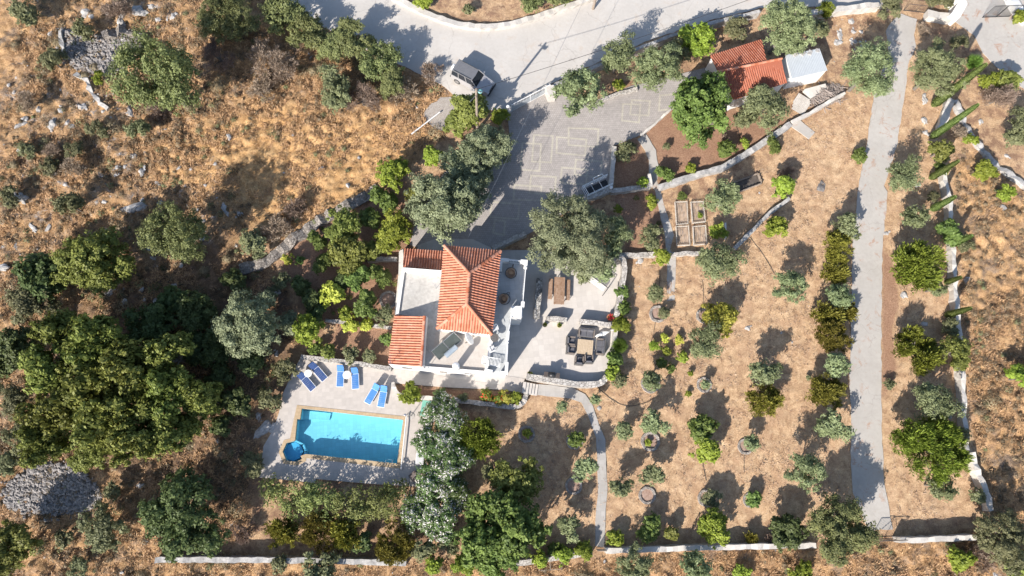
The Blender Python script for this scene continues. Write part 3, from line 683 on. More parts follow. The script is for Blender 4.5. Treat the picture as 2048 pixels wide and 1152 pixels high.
# pool cover roller, shower, mat, recliner under the oleander, brown box
a, b = P(813, 832, .45), P(802, 938, .45); c = (a+b)/2; t = thing('pool_cover_roller', 'long white pool cover roller along the right end of the pool', 'pool roller', Vector((c.x, c.y, .12)))
adopt(MB().tube(a, b, .055, n=10).build('tube', PVC), t)
for p in (a, b): adopt(MB().poly([(p.x-.18, p.y, .13), p, (p.x+.18, p.y, .13)], .025).build('end_stand', CHROME), t)
t = thing('pool_shower', 'slim metal pool shower post beside the roller and upper right pool corner', 'shower', P(822, 832, .12)); MB().tube((0, 0, 0), (0, 0, 2.1), .03).poly([(0, 0, 2.1), (-.12, 0, 2.2), (-.28, 0, 2.12)], .02).build('post', CHROME, t); MB().lathe([(.09, 2.08), (.1, 2.1), (.02, 2.13)], 12, (-.28, 0, 0)).build('shower_head', CHROME, t)
MB().lathe([(.3, 0), (.3, .04), (.02, .05)], 16).build('foot_plate', TRACK, t)
tag(MB().box(P(851, 817, .135), (.75, 1.35, .03), R_(-8)).build('mat', MINT), 'mint green mat on the deck at the upper left edge of the oleander', 'mat')
t = thing('recliner', 'grey recliner with white frame half under the oleander on the deck', 'recliner', P(842, 905, .12), R_(85)); m = MB()
for s in (-.32, .32): m.tube((-.95, s, .3), (.95, s, .3), .025)
m.tube((-.95, -.32, .3), (-.95, .32, .3), .025).tube((.95, -.32, .3), (.95, .32, .3), .025); m.build('frame', WHITEM, t); legs4(t, .7, .32, .3, WHITEM); MB().box((0, 0, .33), (1.8, .58, .06)).build('cushion', CUSHL, t, bevel=.02)
t = thing('storage_box', 'dark brown wooden box standing corner-on at the lower right of the pool deck', 'box', P(829, 952, .12), R_(42)); MB().box((0, 0, .25), (.62, .62, .5)).build('box_body', WOODD, t); MB().box((0, 0, .53), (.68, .68, .05)).build('lid', WOODD, t, bevel=.01)
# patio lounge set
def sofa(label, px, py, rz, w, z=.10, cush=2, name='sofa', group='wicker seats round the low table'):
    t = thing(name, label, 'sofa' if cush > 1 else 'armchair', P(px, py, z), rz, group); d = .78
    m = MB().box((0, 0, .17), (w, d, .24)).box((0, -d/2+.07, .45), (w, .12, .5)); m.build('wicker_base', WICKER, t, bevel=.02)
    for s in (-1, 1): MB().box((s*(w/2-.06), .02, .42), (.10, d-.06, .28)).box((s*(w/2-.06), .02, .575), (.12, d-.02, .03)).build('armrest', WICKARM, t)
    cw = (w-.26)/cush
    for i in range(cush):
        x = -w/2+.13+cw*(i+.5); MB().box((x, .06, .35), (cw-.02, d-.2, .12)).build('seat_cushion', CUSH, t, bevel=.03); MB().box((x, -d/2+.2, .55), (cw-.02, .14, .36), M=Matrix.Rotation(R_(12), 3, 'X')).build('back_cushion', CUSH, t, bevel=.03)
b0 = R_(-6)
sofa('two-seat dark wicker sofa on the upper side of the low wooden table', 1172, 667, b0+math.pi, 1.45); sofa('two-seat dark wicker sofa on the right side of the low table', 1200, 695, b0+math.pi/2, 1.45)
sofa('dark wicker armchair, upper one of two left of the low table', 1140, 683, b0-math.pi/2, .78, cush=1, name='armchair'); sofa('dark wicker armchair, lower one of two left of the low table', 1140, 701, b0-math.pi/2, .78, cush=1, name='armchair')
sofa('dark wicker armchair, left one of two below the low table', 1157, 723, b0, .78, cush=1, name='armchair'); sofa('dark wicker armchair, right one of two below the low table', 1176, 720, b0+.08, .78, cush=1, name='armchair')
t = thing('low_table', 'low square pale wooden table in the middle of the wicker seats', 'table', P(1169, 695, .10), b0); m = MB()
for i in range(9): m.box((-.62+.155*i, 0, .38), (.145, 1.3, .03))
m.build('tabletop', WOODL, t); legs4(t, .6, .55, .37, WOODL, .04)
t = thing('parasol', 'folded white parasol lying across its round base at the patio edge', 'parasol', P(1206, 668, .10), R_(20)); MB().lathe([(.3, 0), (.3, .08), (.05, .12)], 18).build('base', PLASTICW, t)
m = MB(); m.tube((-.75, 0, .28), (-.1, .0, .34), .10, .20, 12).tube((-.1, 0, .34), (.7, 0, .24), .20, .05, 12); m.build('folded_canopy', PLASTICW, t, smooth=True); MB().tube((-1.0, -.0, .25), (1.2, 0, .22), .022).build('pole', WHITEM, t)
# barbecue
t = thing('barbecue', 'black kettle grill trolley against the lower patio wall', 'barbecue', P(1102, 752, .10), b0); m = MB(); m.box((0, 0, .75), (.6, .5, .22)).build('fire_box', BLACKM, t, bevel=.04)
m = MB(); prof = [(.25, .86), (.24, .98), (.15, 1.1), (.03, 1.14)]; m.lathe(prof, 18, sx=1.25); m.build('lid', BLACKM, t, smooth=True); MB().box((.52, 0, .82), (.36, .45, .03)).box((-.52, 0, .82), (.36, .45, .03)).build('side_shelf', IRON, t); legs4(t, .27, .2, .66, BLACKM)
MB().tube((-.12, -.3, .98), (.12, -.3, .98), .014).build('handle', CHROME, t)
# dining table and benches under the olive
t = thing('dining_table', 'long brown slatted wooden dining table reaching out from under the big olive', 'table', P(1117, 585, .10), R_(87)); m = MB()
for i in range(8): m.box((0, -.42+.12*i, .74), (2.5, .11, .04))
m.build('tabletop', WOODT, t); legs4(t, 1.1, .34, .72, WOODT, .045)
t = thing('bench', 'slim wooden bench along the right side of the long dining table', 'bench', P(1135, 582, .10), R_(87), 'benches at the dining table'); m = MB()
for i in range(3): m.box((0, -.12+.12*i, .44), (1.9, .11, .04))
m.build('seat', WOODT, t); legs4(t, .85, .12, .42, WOODT, .035); dup(t, P(1100, 580, .10), R_(86), 'slim wooden bench along the left side of the long dining table')
def bike(label, px, py, rz, z=.1):
    t = thing('drying_rack', label, 'rack', P(px, py, z), rz); m = MB()
    for s in (-.5, .5): m.poly([(s, -.3, 0), (s, .25, .95)], .012).poly([(s, .3, 0), (s, -.25, .95)], .012)
    m.build('frame', WHITEM, t); m = MB()
    for i in range(6): m.tube((-.5, -.25+.1*i, .95), (.5, -.25+.1*i, .95), .007, n=5)
    m.build('wires', WHITEM, t)
# garden swing
t = thing('garden_swing', 'white metal garden swing frame standing corner-on below the big olive', 'swing', P(1195, 570, .10), ang(1176, 560, 1210, 585)); m = MB(); L = .95
for s in (-L, L): m.poly([(s, -.55, 0), (s, 0, 1.25), (s, .55, 0)], .03)
m.tube((-L, 0, 1.25), (L, 0, 1.25), .03); m.build('frame', BLACKM, t); m = MB()
for i in range(6): m.tube((-.75, -.25+.1*i, .45), (.75, -.25+.1*i, .45), .018)
for i in range(9): m.tube((-.75+.1875*i, -.27, .44), (-.75+.1875*i, .27, .44), .013)
m.build('seat', WHITEM, t); m = MB()
for i in range(9): m.tube((-.75+.1875*i, -.3, .5), (-.75+.1875*i, -.42, .95), .013)
m.tube((-.75, -.42, .95), (.75, -.42, .95), .018); m.build('backrest', WHITEM, t)
# papasan chairs on the balcony
def papasan(label, px, py, rz):
    t = thing('round_chair', label, 'chair', P(px, py, ZG+.06), rz, 'round wicker chairs on the balcony'); n = 24
    MB().poly([(math.cos(2*math.pi*i/n)*.48, math.sin(2*math.pi*i/n)*.48, .03) for i in range(n)], .028, closed=True).build('floor_ring', BLACKM, t)
    m = MB().poly([(.48, 0, .03), (.55, 0, 1.0), (.35, 0, 1.6), (.05, 0, 1.65)], .03); m.build('stand', BLACKM, t)
    m = MB(); K = Matrix.Rotation(R_(-32), 3, 'Y'); vs = []; pr = [(.02, .0), (.2, .04), (.36, .16), (.44, .34)]; nn = 18
    for (r, z) in pr+[(r-.03, z+.02) for r, z in pr[::-1]]: vs += [K @ Vector((math.cos(2*math.pi*i/nn)*r, math.sin(2*math.pi*i/nn)*r*.95, z))+Vector((0, 0, .35)) for i in range(nn)]
    m.add(vs, [(k*nn+i, k*nn+(i+1) % nn, (k+1)*nn+(i+1) % nn, (k+1)*nn+i) for k in range(7) for i in range(nn)]); m.build('basket', WICKTAN, t)
    MB().lathe([(.26, .40), (.3, .47), (.24, .53), (.02, .54)], 16, (.05, 0, 0)).build('cushion', simple('tan_cushion', (.42, .27, .16), .9), t, smooth=True)
papasan('round tan wicker chair with black ring stand in the upper part of the balcony', 1022, 546, R_(70)); papasan('round tan wicker chair with black ring stand in the middle of the balcony', 1009, 598, R_(40))
round_table('round black table on the lower balcony beside the roof corner', 989, 678, ZG+.06, .36, .72, WICKER)
def chair(label, px, py, rz, z=ZG+.06):
    t = thing('white_chair', label, 'chair', P(px, py, z), rz, 'white chairs on the balcony'); MB().box((0, 0, .42), (.46, .46, .05)).build('seat', CUSHL, t, bevel=.015); MB().box((0, -.24, .68), (.46, .04, .45)).build('backrest', PLASTICW, t); legs4(t, .2, .2, .41, PLASTICW, .02)
    for s in (-1, 1): MB().box((s*.25, 0, .62), (.04, .46, .03)).build('armrest', PLASTICW, t)
chair('white armchair half under the roof eave above the round black table', 990, 658, R_(200)); chair('white armchair below the round black table on the lower balcony', 983, 700, R_(25))
t = thing('slatted_recliner', 'white slatted plastic recliner with arched back at the bottom end of the balcony', 'recliner', P(983, 724, ZG+.06), R_(-8)); m = MB()
for i in range(14):
    x = -.75+.115*i; z = .35+(.45*((-.15-x)/.6)**1.1 if x < -.15 else .04*math.sin(x*3)); m.poly([(x, -.32, z), (x-.03, -.15, z+.03), (x-.04, 0, z+.04), (x-.03, .15, z+.03), (x, .32, z)], .026, n=5)
m.build('slats', PLASTICW, t); m = MB()
for s in (-.33, .33): m.poly([(-.75, s, .8), (-.15, s, .36), (.75, s, .32)], .03)
m.build('frame', PLASTICW, t); legs4(t, .5, .3, .33, PLASTICW, .025)
# pots
def pot(label, px, py, z, r, h, mat=TERRA, plant=None, seed=1):
    t = thing('potted_plant', label, 'plant pot', P(px, py, z), 0, 'plant pots on the patio'); m = MB().lathe([(r*.68, 0), (r, h*.9), (r*1.1, h*.92), (r*1.1, h), (r*.9, h), (r*.88, h*.88), (.02, h*.88)], 20); m.build('pot', mat, t)
    if plant is not None:
        rr = random.Random(seed); m = MB()
        for i in range(70):
            a = rr.uniform(0, 6.28); q = rr.uniform(.1, 1); d = Vector((math.cos(a)*q*r*1.2, math.sin(a)*q*r*1.2, h+rr.uniform(.05, .45))); b = Vector((math.cos(a)*q*r*.4, math.sin(a)*q*r*.4, h*.9)); s = Vector((-math.sin(a), math.cos(a), 0))*.035
            mid = b+(d-b)*.6+Vector((0, 0, .06)); m.add([b, mid+s, d, mid-s], [(0, 1, 2, 3)])
        m.build('leaves', plant, t)
LG = leafmat('pot_leaves', (.06, .10, .02), (.20, .26, .05))
pot('dark pot with a leafy plant, left one of two below the low stone wall', 1089, 651, .10, .2, .35, WICKER, LG, 3); pot('pale green planted pot, right one of two below the low stone wall', 1118, 652, .10, .2, .35, simple('glazed_yellow_pot', (.38, .33, .12), .4), LG, 4)
pot('large terracotta pot with bright red flowers against the right patio wall', 1219, 637, .10, .3, .5, TERRA, leafmat('red_pot_flowers', (.08, .12, .03), (.16, .2, .05), .3, (.65, .02, .08), .62), 5); pot('terracotta pot at the top of the patio steps', 1059, 750, .10, .25, .42, TERRA, LG, 6)

# ================================================ VEHICLE
def car(px0, py0, px1, py1):
    a, b = P(px0, py0, .8), P(px1, py1, .8); c = (a+b)/2; rz = math.atan2(b.y-a.y, b.x-a.x)
    t = thing('suv', 'silver grey boxy off-road car parked at the roadside by the utility pole', 'car', Vector((c.x, c.y, .03)), rz)
    L, Wd = 4.2, 1.75
    def sect(x, z0, z1, w0, w1): return [(x, -w0/2, z0), (x, -w0/2*1.0, (z0+z1)/2), (x, -w1/2, z1), (x, w1/2, z1), (x, w0/2, (z0+z1)/2), (x, w0/2, z0)]
    st = [(-2.02, .42, .88, 1.60, 1.50), (-1.95, .35, 1.0, 1.72, 1.62), (-1.2, .30, 1.04, 1.76, 1.66), (.3, .28, 1.02, 1.76, 1.66), (1.0, .28, 1.02, 1.75, 1.60), (1.75, .32, .92, 1.68, 1.46), (2.02, .38, .82, 1.5, 1.25), (2.1, .45, .70, 1.35, 1.15)]
    vs = []; 
    for s in st: vs += sect(*s)
    fs = [(k*6+i, k*6+(i+1) % 6, (k+1)*6+(i+1) % 6, (k+1)*6+i) for k in range(len(st)-1) for i in range(6)]+[tuple(range(5, -1, -1)), tuple(range((len(st)-1)*6, len(st)*6))]
    MB().add(vs, fs).build('body', GREYMET, t, bevel=.05)
    # cabin: pillars and glass
    zb, zt = 1.0, 1.62
    low = [(-1.95, .80), (.85, .80)]; top = [(-1.86, .66), (.28, .66)]
    def ring(pts, z, e=0): (x0, w0), (x1, w1) = pts; return [(x0-e, -w0-e, z), (x1+e, -w1-e, z), (x1+e, w1+e, z), (x0-e, w0+e, z)]
    v = ring(low, zb)+ring(top, zt); MB().add(v, [(0, 1, 5, 4), (1, 2, 6, 5), (2, 3, 7, 6), (3, 0, 4, 7)]).build('window_glass', GLASSD, t)
    m = MB(); lo, hi = [Vector(p) for p in ring(low, zb, .012)], [Vector(p) for p in ring(top, zt, .012)]
    for i in range(4): m.tube(lo[i], hi[i], .045, n=6); m.tube(lo[i], lo[(i+1) % 4], .035, n=6)
    for f in (.30, .62):
        for (i, j) in ((0, 1), (3, 2)): m.tube(lo[i]+(lo[j]-lo[i])*f, hi[i]+(hi[j]-hi[i])*(f*1.05), .04, n=6)
    m.build('window_pillars', GREYMET, t)
    rp = [(-1.90, -.70), (.30, -.68), (.36, 0), (.30, .68), (-1.90, .70)]; MB().prism(rp, 1.60, 1.66).build('roof', CARROOF, t, bevel=.03)
    m = MB()
    for i in range(7): m.box((-.85, -.42+.14*i, 1.668), (1.8, .035, .02))
    m.build('roof_ribs', CARROOF, t)
    for s in (-1, 1):
        MB().tube((-1.7, s*.62, 1.71), (.15, s*.62, 1.71), .022).tube((-1.7, s*.62, 1.64), (-1.7, s*.62, 1.71), .02).tube((.15, s*.62, 1.64), (.15, s*.62, 1.71), .02).build('roof_rail', BLACKM, t)
        MB().box((.72, s*.95, 1.06), (.14, .22, .16)).build('mirror', GREYMET, t, bevel=.02)
        MB().box((2.06, s*.55, .72), (.06, .26, .14)).build('headlight', LAMPG, t, bevel=.02)
        for x in (-1.25, 1.3):
            w_ = t; o = MB().tube((x, s*.72, .36), (x, s*.90, .36), .36, n=22).build('wheel', TYRE, t, bevel=.03); o2 = MB().tube((x, s*.895, .36), (x, s*.915, .36), .21, n=14).build('rim', CHROME, o)
    m = MB(); m.tube((-2.03, 0, .95), (-2.25, 0, .95), .34, n=22); o = m.build('spare_wheel', WHITEM, t, bevel=.03)
    MB().box((2.12, 0, .48), (.14, 1.5, .2)).build('front_bumper', BLACKM, t, bevel=.03); MB().box((-2.06, 0, .48), (.12, 1.55, .2)).build('rear_bumper', BLACKM, t, bevel=.03); MB().box((2.09, 0, .72), (.05, .7, .12)).build('grille', BLACKM, t)
    m = MB()
    for y in (-.3, .3): m.box((1.35, y, .985), (.9, .03, .012), M=Matrix.Rotation(R_(6), 3, 'Y'))
    m.build('bonnet_crease', GREYMET, t)
    for y in (-.35, .2): MB().tube((.88, y, 1.02), (.62, y+.4, 1.25), .012, n=5).build('wiper', BLACKM, t)
car(910, 138, 981, 176)

# ================================================ POLES AND CABLES
def pole(label, px, py, h, lamp=True, lean=(0, 0)):
    t = thing('utility_pole', label, 'utility pole', P(px, py, 0), 0, 'wooden utility poles'); MB().tube((0, 0, -.1), (lean[0], lean[1], h), .15, .10, 12).build('post', POLEW, t); T = Vector((lean[0], lean[1], h))
    MB().tube(T+Vector((-.5, .1, -.3)), T+Vector((.5, -.1, -.3)), .03).tube(T+Vector((-.35, .1, -.3)), T+Vector((-.35, .1, -.12)), .04).tube(T+Vector((.35, -.1, -.3)), T+Vector((.35, -.1, -.12)), .04).build('crossarm', CHROME, t)
    if lamp:
        MB().poly([T+Vector((0, 0, -.9)), T+Vector((-.25, -.5, -.6)), T+Vector((-.55, -.9, -.55))], .03).build('lamp_arm', CHROME, t); MB().lathe([(.05, -.1), (.2, -.04), (.22, .04), (.1, .12)], 14, T+Vector((.33, .1, -.5))).build('lamp_shade', TEAL, t)
    return P(px, py, 0)+T
top1 = pole('tall wooden utility pole rising from bushes beside the parked car', 955, 262, 7.8)
top2 = pole('dark utility pole beyond the far kerb of the road at the upper picture edge', 1186, 18, 8.0, False)
def cable(a, b, sag, label, r=.018, mat=BLACKM, n=24):
    m = MB(); pts = [a+(b-a)*(i/n)-Vector((0, 0, sag*4*(i/n)*(1-i/n))) for i in range(n+1)]; m.poly(pts, r, n=5); tag(m.build('overhead_cable', mat), label, 'cable', 'overhead cables')
cable(top1, P(1620, -45, 7.6), .5, 'black overhead cable crossing the road from the pole by the car towards the upper right', .02)
cable(top2, P(937, 474, 6.3), .35, 'pale overhead cable running down over the driveway to the house roof', .012, CHROME)
# ================================================ SHEDS
def gable_shed():
    t = thing('tiled_outbuilding', 'small white outbuilding with red gabled tile roof beside the road olives', 'outbuilding', P(1490, 150, 0))
    A = lambda o: adopt(o, t)
    # eaves (z 2.3) and ridge (z 3.2)
    ze, zr = 2.35, 3.25
    nw, ne, sw_, se, rw, re = P(1421, 112, ze), P(1523, 80, ze), P(1468, 200, ze), P(1573, 166, ze), P(1437, 144, zr), P(1563, 118, zr)
    mid_r = P(1505, 131, zr); ne2 = P(1534, 110, ze)
    slope((nw, ne, P(1533, 124, zr), rw), 'north_tile_slope', .22, t, mat=TILE2); slope((se, sw_, rw, re), 'south_tile_slope', .22, t, mat=TILE2)
    up = Vector((0, 0, .08)); ridgecap(t, rw+up, re+up, .12)
    fp = [nw, P(1525, 86, ze), P(1534, 122, ze), P(1560, 121, ze), se, sw_]
    cc = sum(fp, Vector())/6; ins = [cc+(p-cc)*.955 for p in fp]
    A(MB().prism([(p.x, p.y) for p in ins], 0, ze-.03).build('wall', WHITE))
    # gables
    for (p, q_, r) in ((nw, sw_, rw), (P(1560, 121, ze), se, re)):
        a, b, c_ = [cc+(v-cc)*.962 for v in (p, q_, r)]; d = (cc-a).normalized()*.12; d.z = 0
        b0_, a0 = Vector((b.x, b.y, 0)), Vector((a.x, a.y, 0)); top_ = c_-up*1.4
        A(MB().add([a0, b0_, b, top_, a, a0+d, b0_+d, b+d, top_+d, a+d], [(0, 1, 2, 3, 4), (9, 8, 7, 6, 5), (0, 4, 9, 5), (4, 3, 8, 9), (3, 2, 7, 8), (2, 1, 6, 7)]).build('gable_wall', WHITE))
    return t
gable_shed()
def metal_shed():
    t = thing('metal_roofed_shed', 'low white block shed with blue-grey corrugated sheet roof right of the tiled outbuilding', 'shed', P(1612, 140, 0))
    q = [P(1571, 110, 2.3), P(1639, 97, 2.5), P(1655, 141, 2.25), P(1584, 157, 2.1)]
    adopt(MB().prism([(p.x, p.y) for p in [sum(q, Vector())/4+(v-sum(q, Vector())/4)*.96 for v in q]], 0, [p.z-.07 for p in q]).build('wall', WHITE), t)
    n = 44; m = MB(); vs = []
    for i in range(n+1):
        f = i/n; a = q[0]+(q[1]-q[0])*f; b = q[3]+(q[2]-q[3])*f; h = Vector((0, 0, .007*math.cos(i*math.pi))); vs += [a+h, b+h]
    m.add(vs, [(2*i, 2*i+1, 2*i+3, 2*i+2) for i in range(n)]); o = adopt(m.build('corrugated_roof', METR), t); s = o.modifiers.new('th', 'SOLIDIFY'); s.thickness = .02
    for i, (x, y) in enumerate(((1591, 109), (1606, 107), (1620, 105), (1635, 101))):
        tag(MB().box(P(x, y, 2.46), (.38, .5 if i < 3 else .35, .12), R_(-60+i*17)).build('concrete_block', STONEW), ['pale concrete block weighing down the metal roof, nearest the tiled outbuilding', 'tilted pale concrete block on the metal roof, second from the tiled outbuilding', 'pale concrete block on the metal roof, third from the tiled outbuilding', 'pale concrete block on the outermost corner of the metal roof'][i], 'block', 'blocks on the metal shed roof')
metal_shed()
# firewood, panels
t = thing('firewood_heap', 'tangled heap of grey branches and firewood below the metal-roofed shed', 'firewood', P(1648, 192, 0)); m = MB(); rr = random.Random(5)
for i in range(420):
    a = rr.gauss(0, .55); b = rr.gauss(0, .65); L = rr.uniform(.4, 1.3); th = rr.choice((.4, .5, 1.9, 2.6))+rr.gauss(0, .5); z = .1+.65*math.exp(-(a*a+b*b)*1.2)*rr.random(); d = Vector((math.cos(th), math.sin(th), rr.uniform(-.25, .25)))*L/2; c = Vector((a*1.4, b*.75+a*.45, z)); m.tube(c-d, c+d, rr.uniform(.02, .05), rr.uniform(.012, .03), 5)
m.build('branches', WOODPILE, t)
t = thing('sheet_stack', 'leaning stack of white corrugated sheets left of the firewood heap', 'corrugated sheets', P(1600, 214, 0), ang(1590, 230, 1612, 195)); 
for k in range(3):
    m = MB(); vs = []
    for i in range(33): y = -.75+1.5*i/32; h = .035*math.cos(i*math.pi/2)+.2+.06*k; y *= .85; vs += [(-.8+.3*k, y+.12*k, h), (.75+.1*k, y+.12*k, h+.15)]
    m.add(vs, [(2*i, 2*i+1, 2*i+3, 2*i+2) for i in range(32)]); o = m.build('sheet', COPINGW, t); s = o.modifiers.new('th', 'SOLIDIFY'); s.thickness = .01
tag(MB().prism([(p.x, p.y) for p in W([(1608, 180), (1650, 168), (1656, 178), (1622, 196)], .5)], .1, [.7, .6, .4, .45]).build('tarpaulin', COPINGW), 'crumpled pale tarpaulin sheet behind the firewood heap', 'tarpaulin')

# ================================================ WALLS
wall('kerb_wall', 'whitish curved kerb wall along the far side of the road at the top', [(785, -8), (850, 24), (915, 47), (985, 52), (1055, 38), (1130, 13), (1190, -8)], .55, .45, COPINGW, smooth=3)
wall('boundary_wall', 'grey wall along the road behind the olives, from the gate to the tiled outbuilding', [(1106, 172), (1150, 152), (1200, 128), (1260, 103), (1330, 76), (1400, 52), (1470, 33), (1520, 22)], .35, 1.0, STONEW)
wall('boundary_wall', 'pale wall along the road between the upper olives and the track gate', [(1600, 28), (1660, 20), (1740, 10), (1760, 8)], .6, .9, COPINGW)
wall('stone_wall', 'pale wall stub between the two upper right gates', [(1856, 26), (1880, 30), (1905, 34)], .8, .8, COPINGW)
wall('white_wall', 'bright white wall at the left edge of the neighbouring yard', [(1912, -30), (1926, 6), (1912, 30)], .9, 1.5, WHITE, jitter=.01)
wall('white_wall', 'white wall band at the right side of the neighbouring yard behind the iron gate', [(2012, -40), (2028, -2), (2040, 18), (2060, 40)], .9, .7, WHITE, jitter=.01)
wall('driveway_kerb', 'low pale kerb along the upper left side of the paved driveway beneath the olives', [(1205, 198), (1240, 186), (1275, 177)], .35, .35, STONE)
wall('driveway_kerb', 'narrow kerb along the lower right edge of the upper driveway', [(1282, 271), (1310, 247), (1342, 218)], .2, .22, COPINGW)
wall('driveway_wall', 'short pale wall between driveway and small shrub bed, ending at a globe lamp', [(1229, 292), (1226, 330), (1221, 376)], .38, .6, COPINGW)
wall('retaining_wall', 'stone retaining wall under the metal railing at the lower driveway corner', [(1160, 398), (1190, 390), (1222, 378)], .5, .7, STONE)
wall('garden_wall', 'stone wall from the driveway lamp to the small path steps', [(1222, 382), (1260, 377), (1300, 372)], .45, .6, STONE)
wall('garden_wall', 'short white wall spur beside the path steps', [(1298, 348), (1302, 372)], .3, .8, COPINGW)
wall('garden_wall', 'long light stone wall running up from the path steps to the white corrugated sheets', [(1318, 374), (1350, 364), (1400, 347), (1445, 335), (1480, 315), (1530, 283), (1582, 247)], .55, .6, STONEW)
wall('garden_wall', 'narrow pale wall along the firewood heap above the concrete ramp', [(1584, 244), (1620, 226), (1660, 202), (1690, 186)], .3, .6, COPINGW)
wall('garden_wall', 'short slanting stone wall ending in the open garden below the framed pit', [(1470, 497), (1500, 466), (1540, 425), (1580, 396)], .36, .55, STONEW)
wall('garden_wall', 'stone wall running right from the top corner of the curved patio wall', [(1240, 510), (1275, 510), (1310, 508)], .42, .6, STONE)
wall('garden_wall', 'stone wall between the upper path and the olive tree below the planters', [(1345, 509), (1375, 506), (1402, 506)], .36, .5, STONE)
wall('patio_wall', 'curved stone parapet round the right side of the upper patio', [(1238, 512), (1247, 520), (1249, 545), (1243, 580), (1238, 610), (1232, 632)], .48, .9, STONE, smooth=3)
wall('patio_wall', 'stone parapet along the right side of the lower patio beside the hedge', [(1232, 648), (1231, 672), (1228, 692)], .36, .75, COPINGW)
wall('patio_wall', 'narrow white kerb continuing the right patio wall downward', [(1228, 694), (1222, 725), (1213, 755)], .12, .2, COPINGW)
wall('patio_wall', 'rounded stone parapet along the lower edge of the patio above the steps', [(1213, 752), (1205, 764), (1185, 769), (1150, 768), (1100, 760), (1053, 753)], .52, .85, STONE, smooth=3)
wall('divider_wall', 'low stone divider wall behind the two plant pots', [(1093, 636), (1112, 637), (1134, 640)], .36, .9, STONE)
wall('divider_wall', 'low stone divider wall above the wicker sofa', [(1160, 643), (1190, 645), (1222, 650)], .40, .9, STONE)
wall('rubble_wall', 'rough rubble stone wall on the terrace between the balcony and the dining table', [(1080, 556), (1077, 590), (1073, 635)], .55, 1.0, rubble('dark_light_rubble', (.16, .15, .14), (.62, .60, .57), (.03, .03, .03), 5), jitter=.08)
wall('driveway_end_wall', 'stone wall slanting from under the big olive to the house roof', [(985, 496), (1005, 488), (1030, 475), (1052, 466)], .45, .8, STONE)
wall('pool_wall', 'long straight stone wall above the sun loungers', [(601, 713), (660, 720), (720, 728), (782, 737)], .38, .7, STONE)
wall('kerb', 'curved white kerb round the left end of the long flower bed', [(785, 764), (788, 776), (796, 787), (812, 793), (840, 795), (868, 797)], .34, .42, COPINGW, smooth=3)
wall('kerb', 'stone kerb along the lower side of the flower bed curving round its right end', [(905, 799), (960, 806), (1010, 813), (1032, 813), (1047, 804), (1053, 788)], .40, .45, STONE, smooth=3)
wall('boundary_wall', 'long grey boundary wall at the lower left edge of the picture', [(310, 1120), (480, 1120), (650, 1122), (812, 1126)], .42, 1.0, STONEW)
wall('boundary_wall', 'pale boundary wall along the bottom from the path gate to the large round olive', [(1212, 1102), (1400, 1096), (1560, 1092), (1632, 1091)], .42, 1.0, COPINGW)
wall('boundary_wall', 'pale boundary wall at the lower right beyond the track gate', [(1800, 1081), (1870, 1079), (1953, 1075)], .42, 1.1, COPINGW)
wall('boundary_wall', 'creeper-covered boundary wall below the large dark trees', [(1020, 1130), (1100, 1118), (1185, 1106)], .4, .9, STONE)
wall('side_wall', 'irregular white-topped wall along the right side behind the cypresses', [(1888, 340), (1900, 400), (1904, 455), (1908, 500), (1911, 560), (1915, 620), (1922, 690), (1926, 760), (1930, 830), (1935, 900)], .42, .8, COPINGW, jitter=.09)
wall('side_wall', 'white-topped wall curving down to the lower right corner', [(1944, 905), (1956, 940), (1972, 985), (1984, 1022)], .5, .8, COPINGW, jitter=.1)
wall('side_wall', 'whitewashed stone strip between the two tallest cypresses', [(1904, 196), (1893, 225), (1884, 258)], .8, .5, COPINGW, jitter=.1)
wall('side_wall', 'broken pale wall running down to the right from the tallest cypresses', [(1910, 200), (1928, 238), (1945, 272), (1968, 300), (2000, 335), (2030, 355), (2070, 385)], .5, .4, STONEW, jitter=.12)
wall('terrace_wall', 'grey stone garden terrace wall left of the house upper corner', [(735, 520), (760, 517), (794, 518)], .4, .5, STONE)
wall('terrace_wall', 'low wall with creepers left of the annex roof', [(650, 640), (700, 646), (782, 655)], .3, .35, STONE)
wall('dry_stone_wall', 'collapsed dry stone wall slanting across the slope left of the citrus trees', [(480, 540), (530, 525), (590, 475), (640, 440), (700, 410), (755, 375)], 1.0, .32, STONEG, jitter=.16)
# gate in the lower wall and others
def bar_gate(name, label, pa, pb, h, mat, bars=14, r=.015, z0=.05, solid=0, diag=False):
    a, b = P(*pa, 0), P(*pb, 0); L = (b-a).length; t = thing(name, label, 'gate', a+Vector((0, 0, z0)), math.atan2(b.y-a.y, b.x-a.x))
    m = MB()
    for z in (.06, h): m.tube((0, 0, z), (L, 0, z), .03)
    for x in (0, L, L/2): m.tube((x, 0, 0), (x, 0, h), .03)
    if diag: m.tube((0, 0, .06), (L/2, 0, h), .025).tube((L, 0, .06), (L/2, 0, h), .025)
    m.build('gate_frame', mat, t); m = MB()
    for i in range(1, bars): m.tube((L*i/bars, 0, .06), (L*i/bars, 0, h), r, n=5)
    m.build('bars', mat, t)
    if solid: MB().box((L/2, 0, solid/2+.08), (L, .03, solid)).build('panel', METR, t)  # panel coloured blue-grey to put the gate's shade into it
    return t
g = bar_gate('sliding_gate', 'long white and grey sliding gate between road and driveway', (1022, 224), (1098, 184), 1.35, WHITEM, 26, .014, .06, .75)
bar_gate('iron_gate', 'black iron bar gate standing open in the neighbouring yard', (1964, 36), (2017, 34), 1.9, BLACKM, 15, .022)
bar_gate('iron_gate', 'low rusty iron gate across the top end of the concrete track', (1806, 22), (1852, 27), 1.1, IRON, 14, .014)
bar_gate('iron_gate', 'thin dark double gate across the bottom end of the concrete track', (1740, 1078), (1795, 1076), 1.4, IRON, 18, .01, diag=True)
bar_gate('wooden_gate', 'small weathered gate where the garden path meets the lower wall', (1192, 1098), (1209, 1098), 1.1, POLEW, 8, .03)
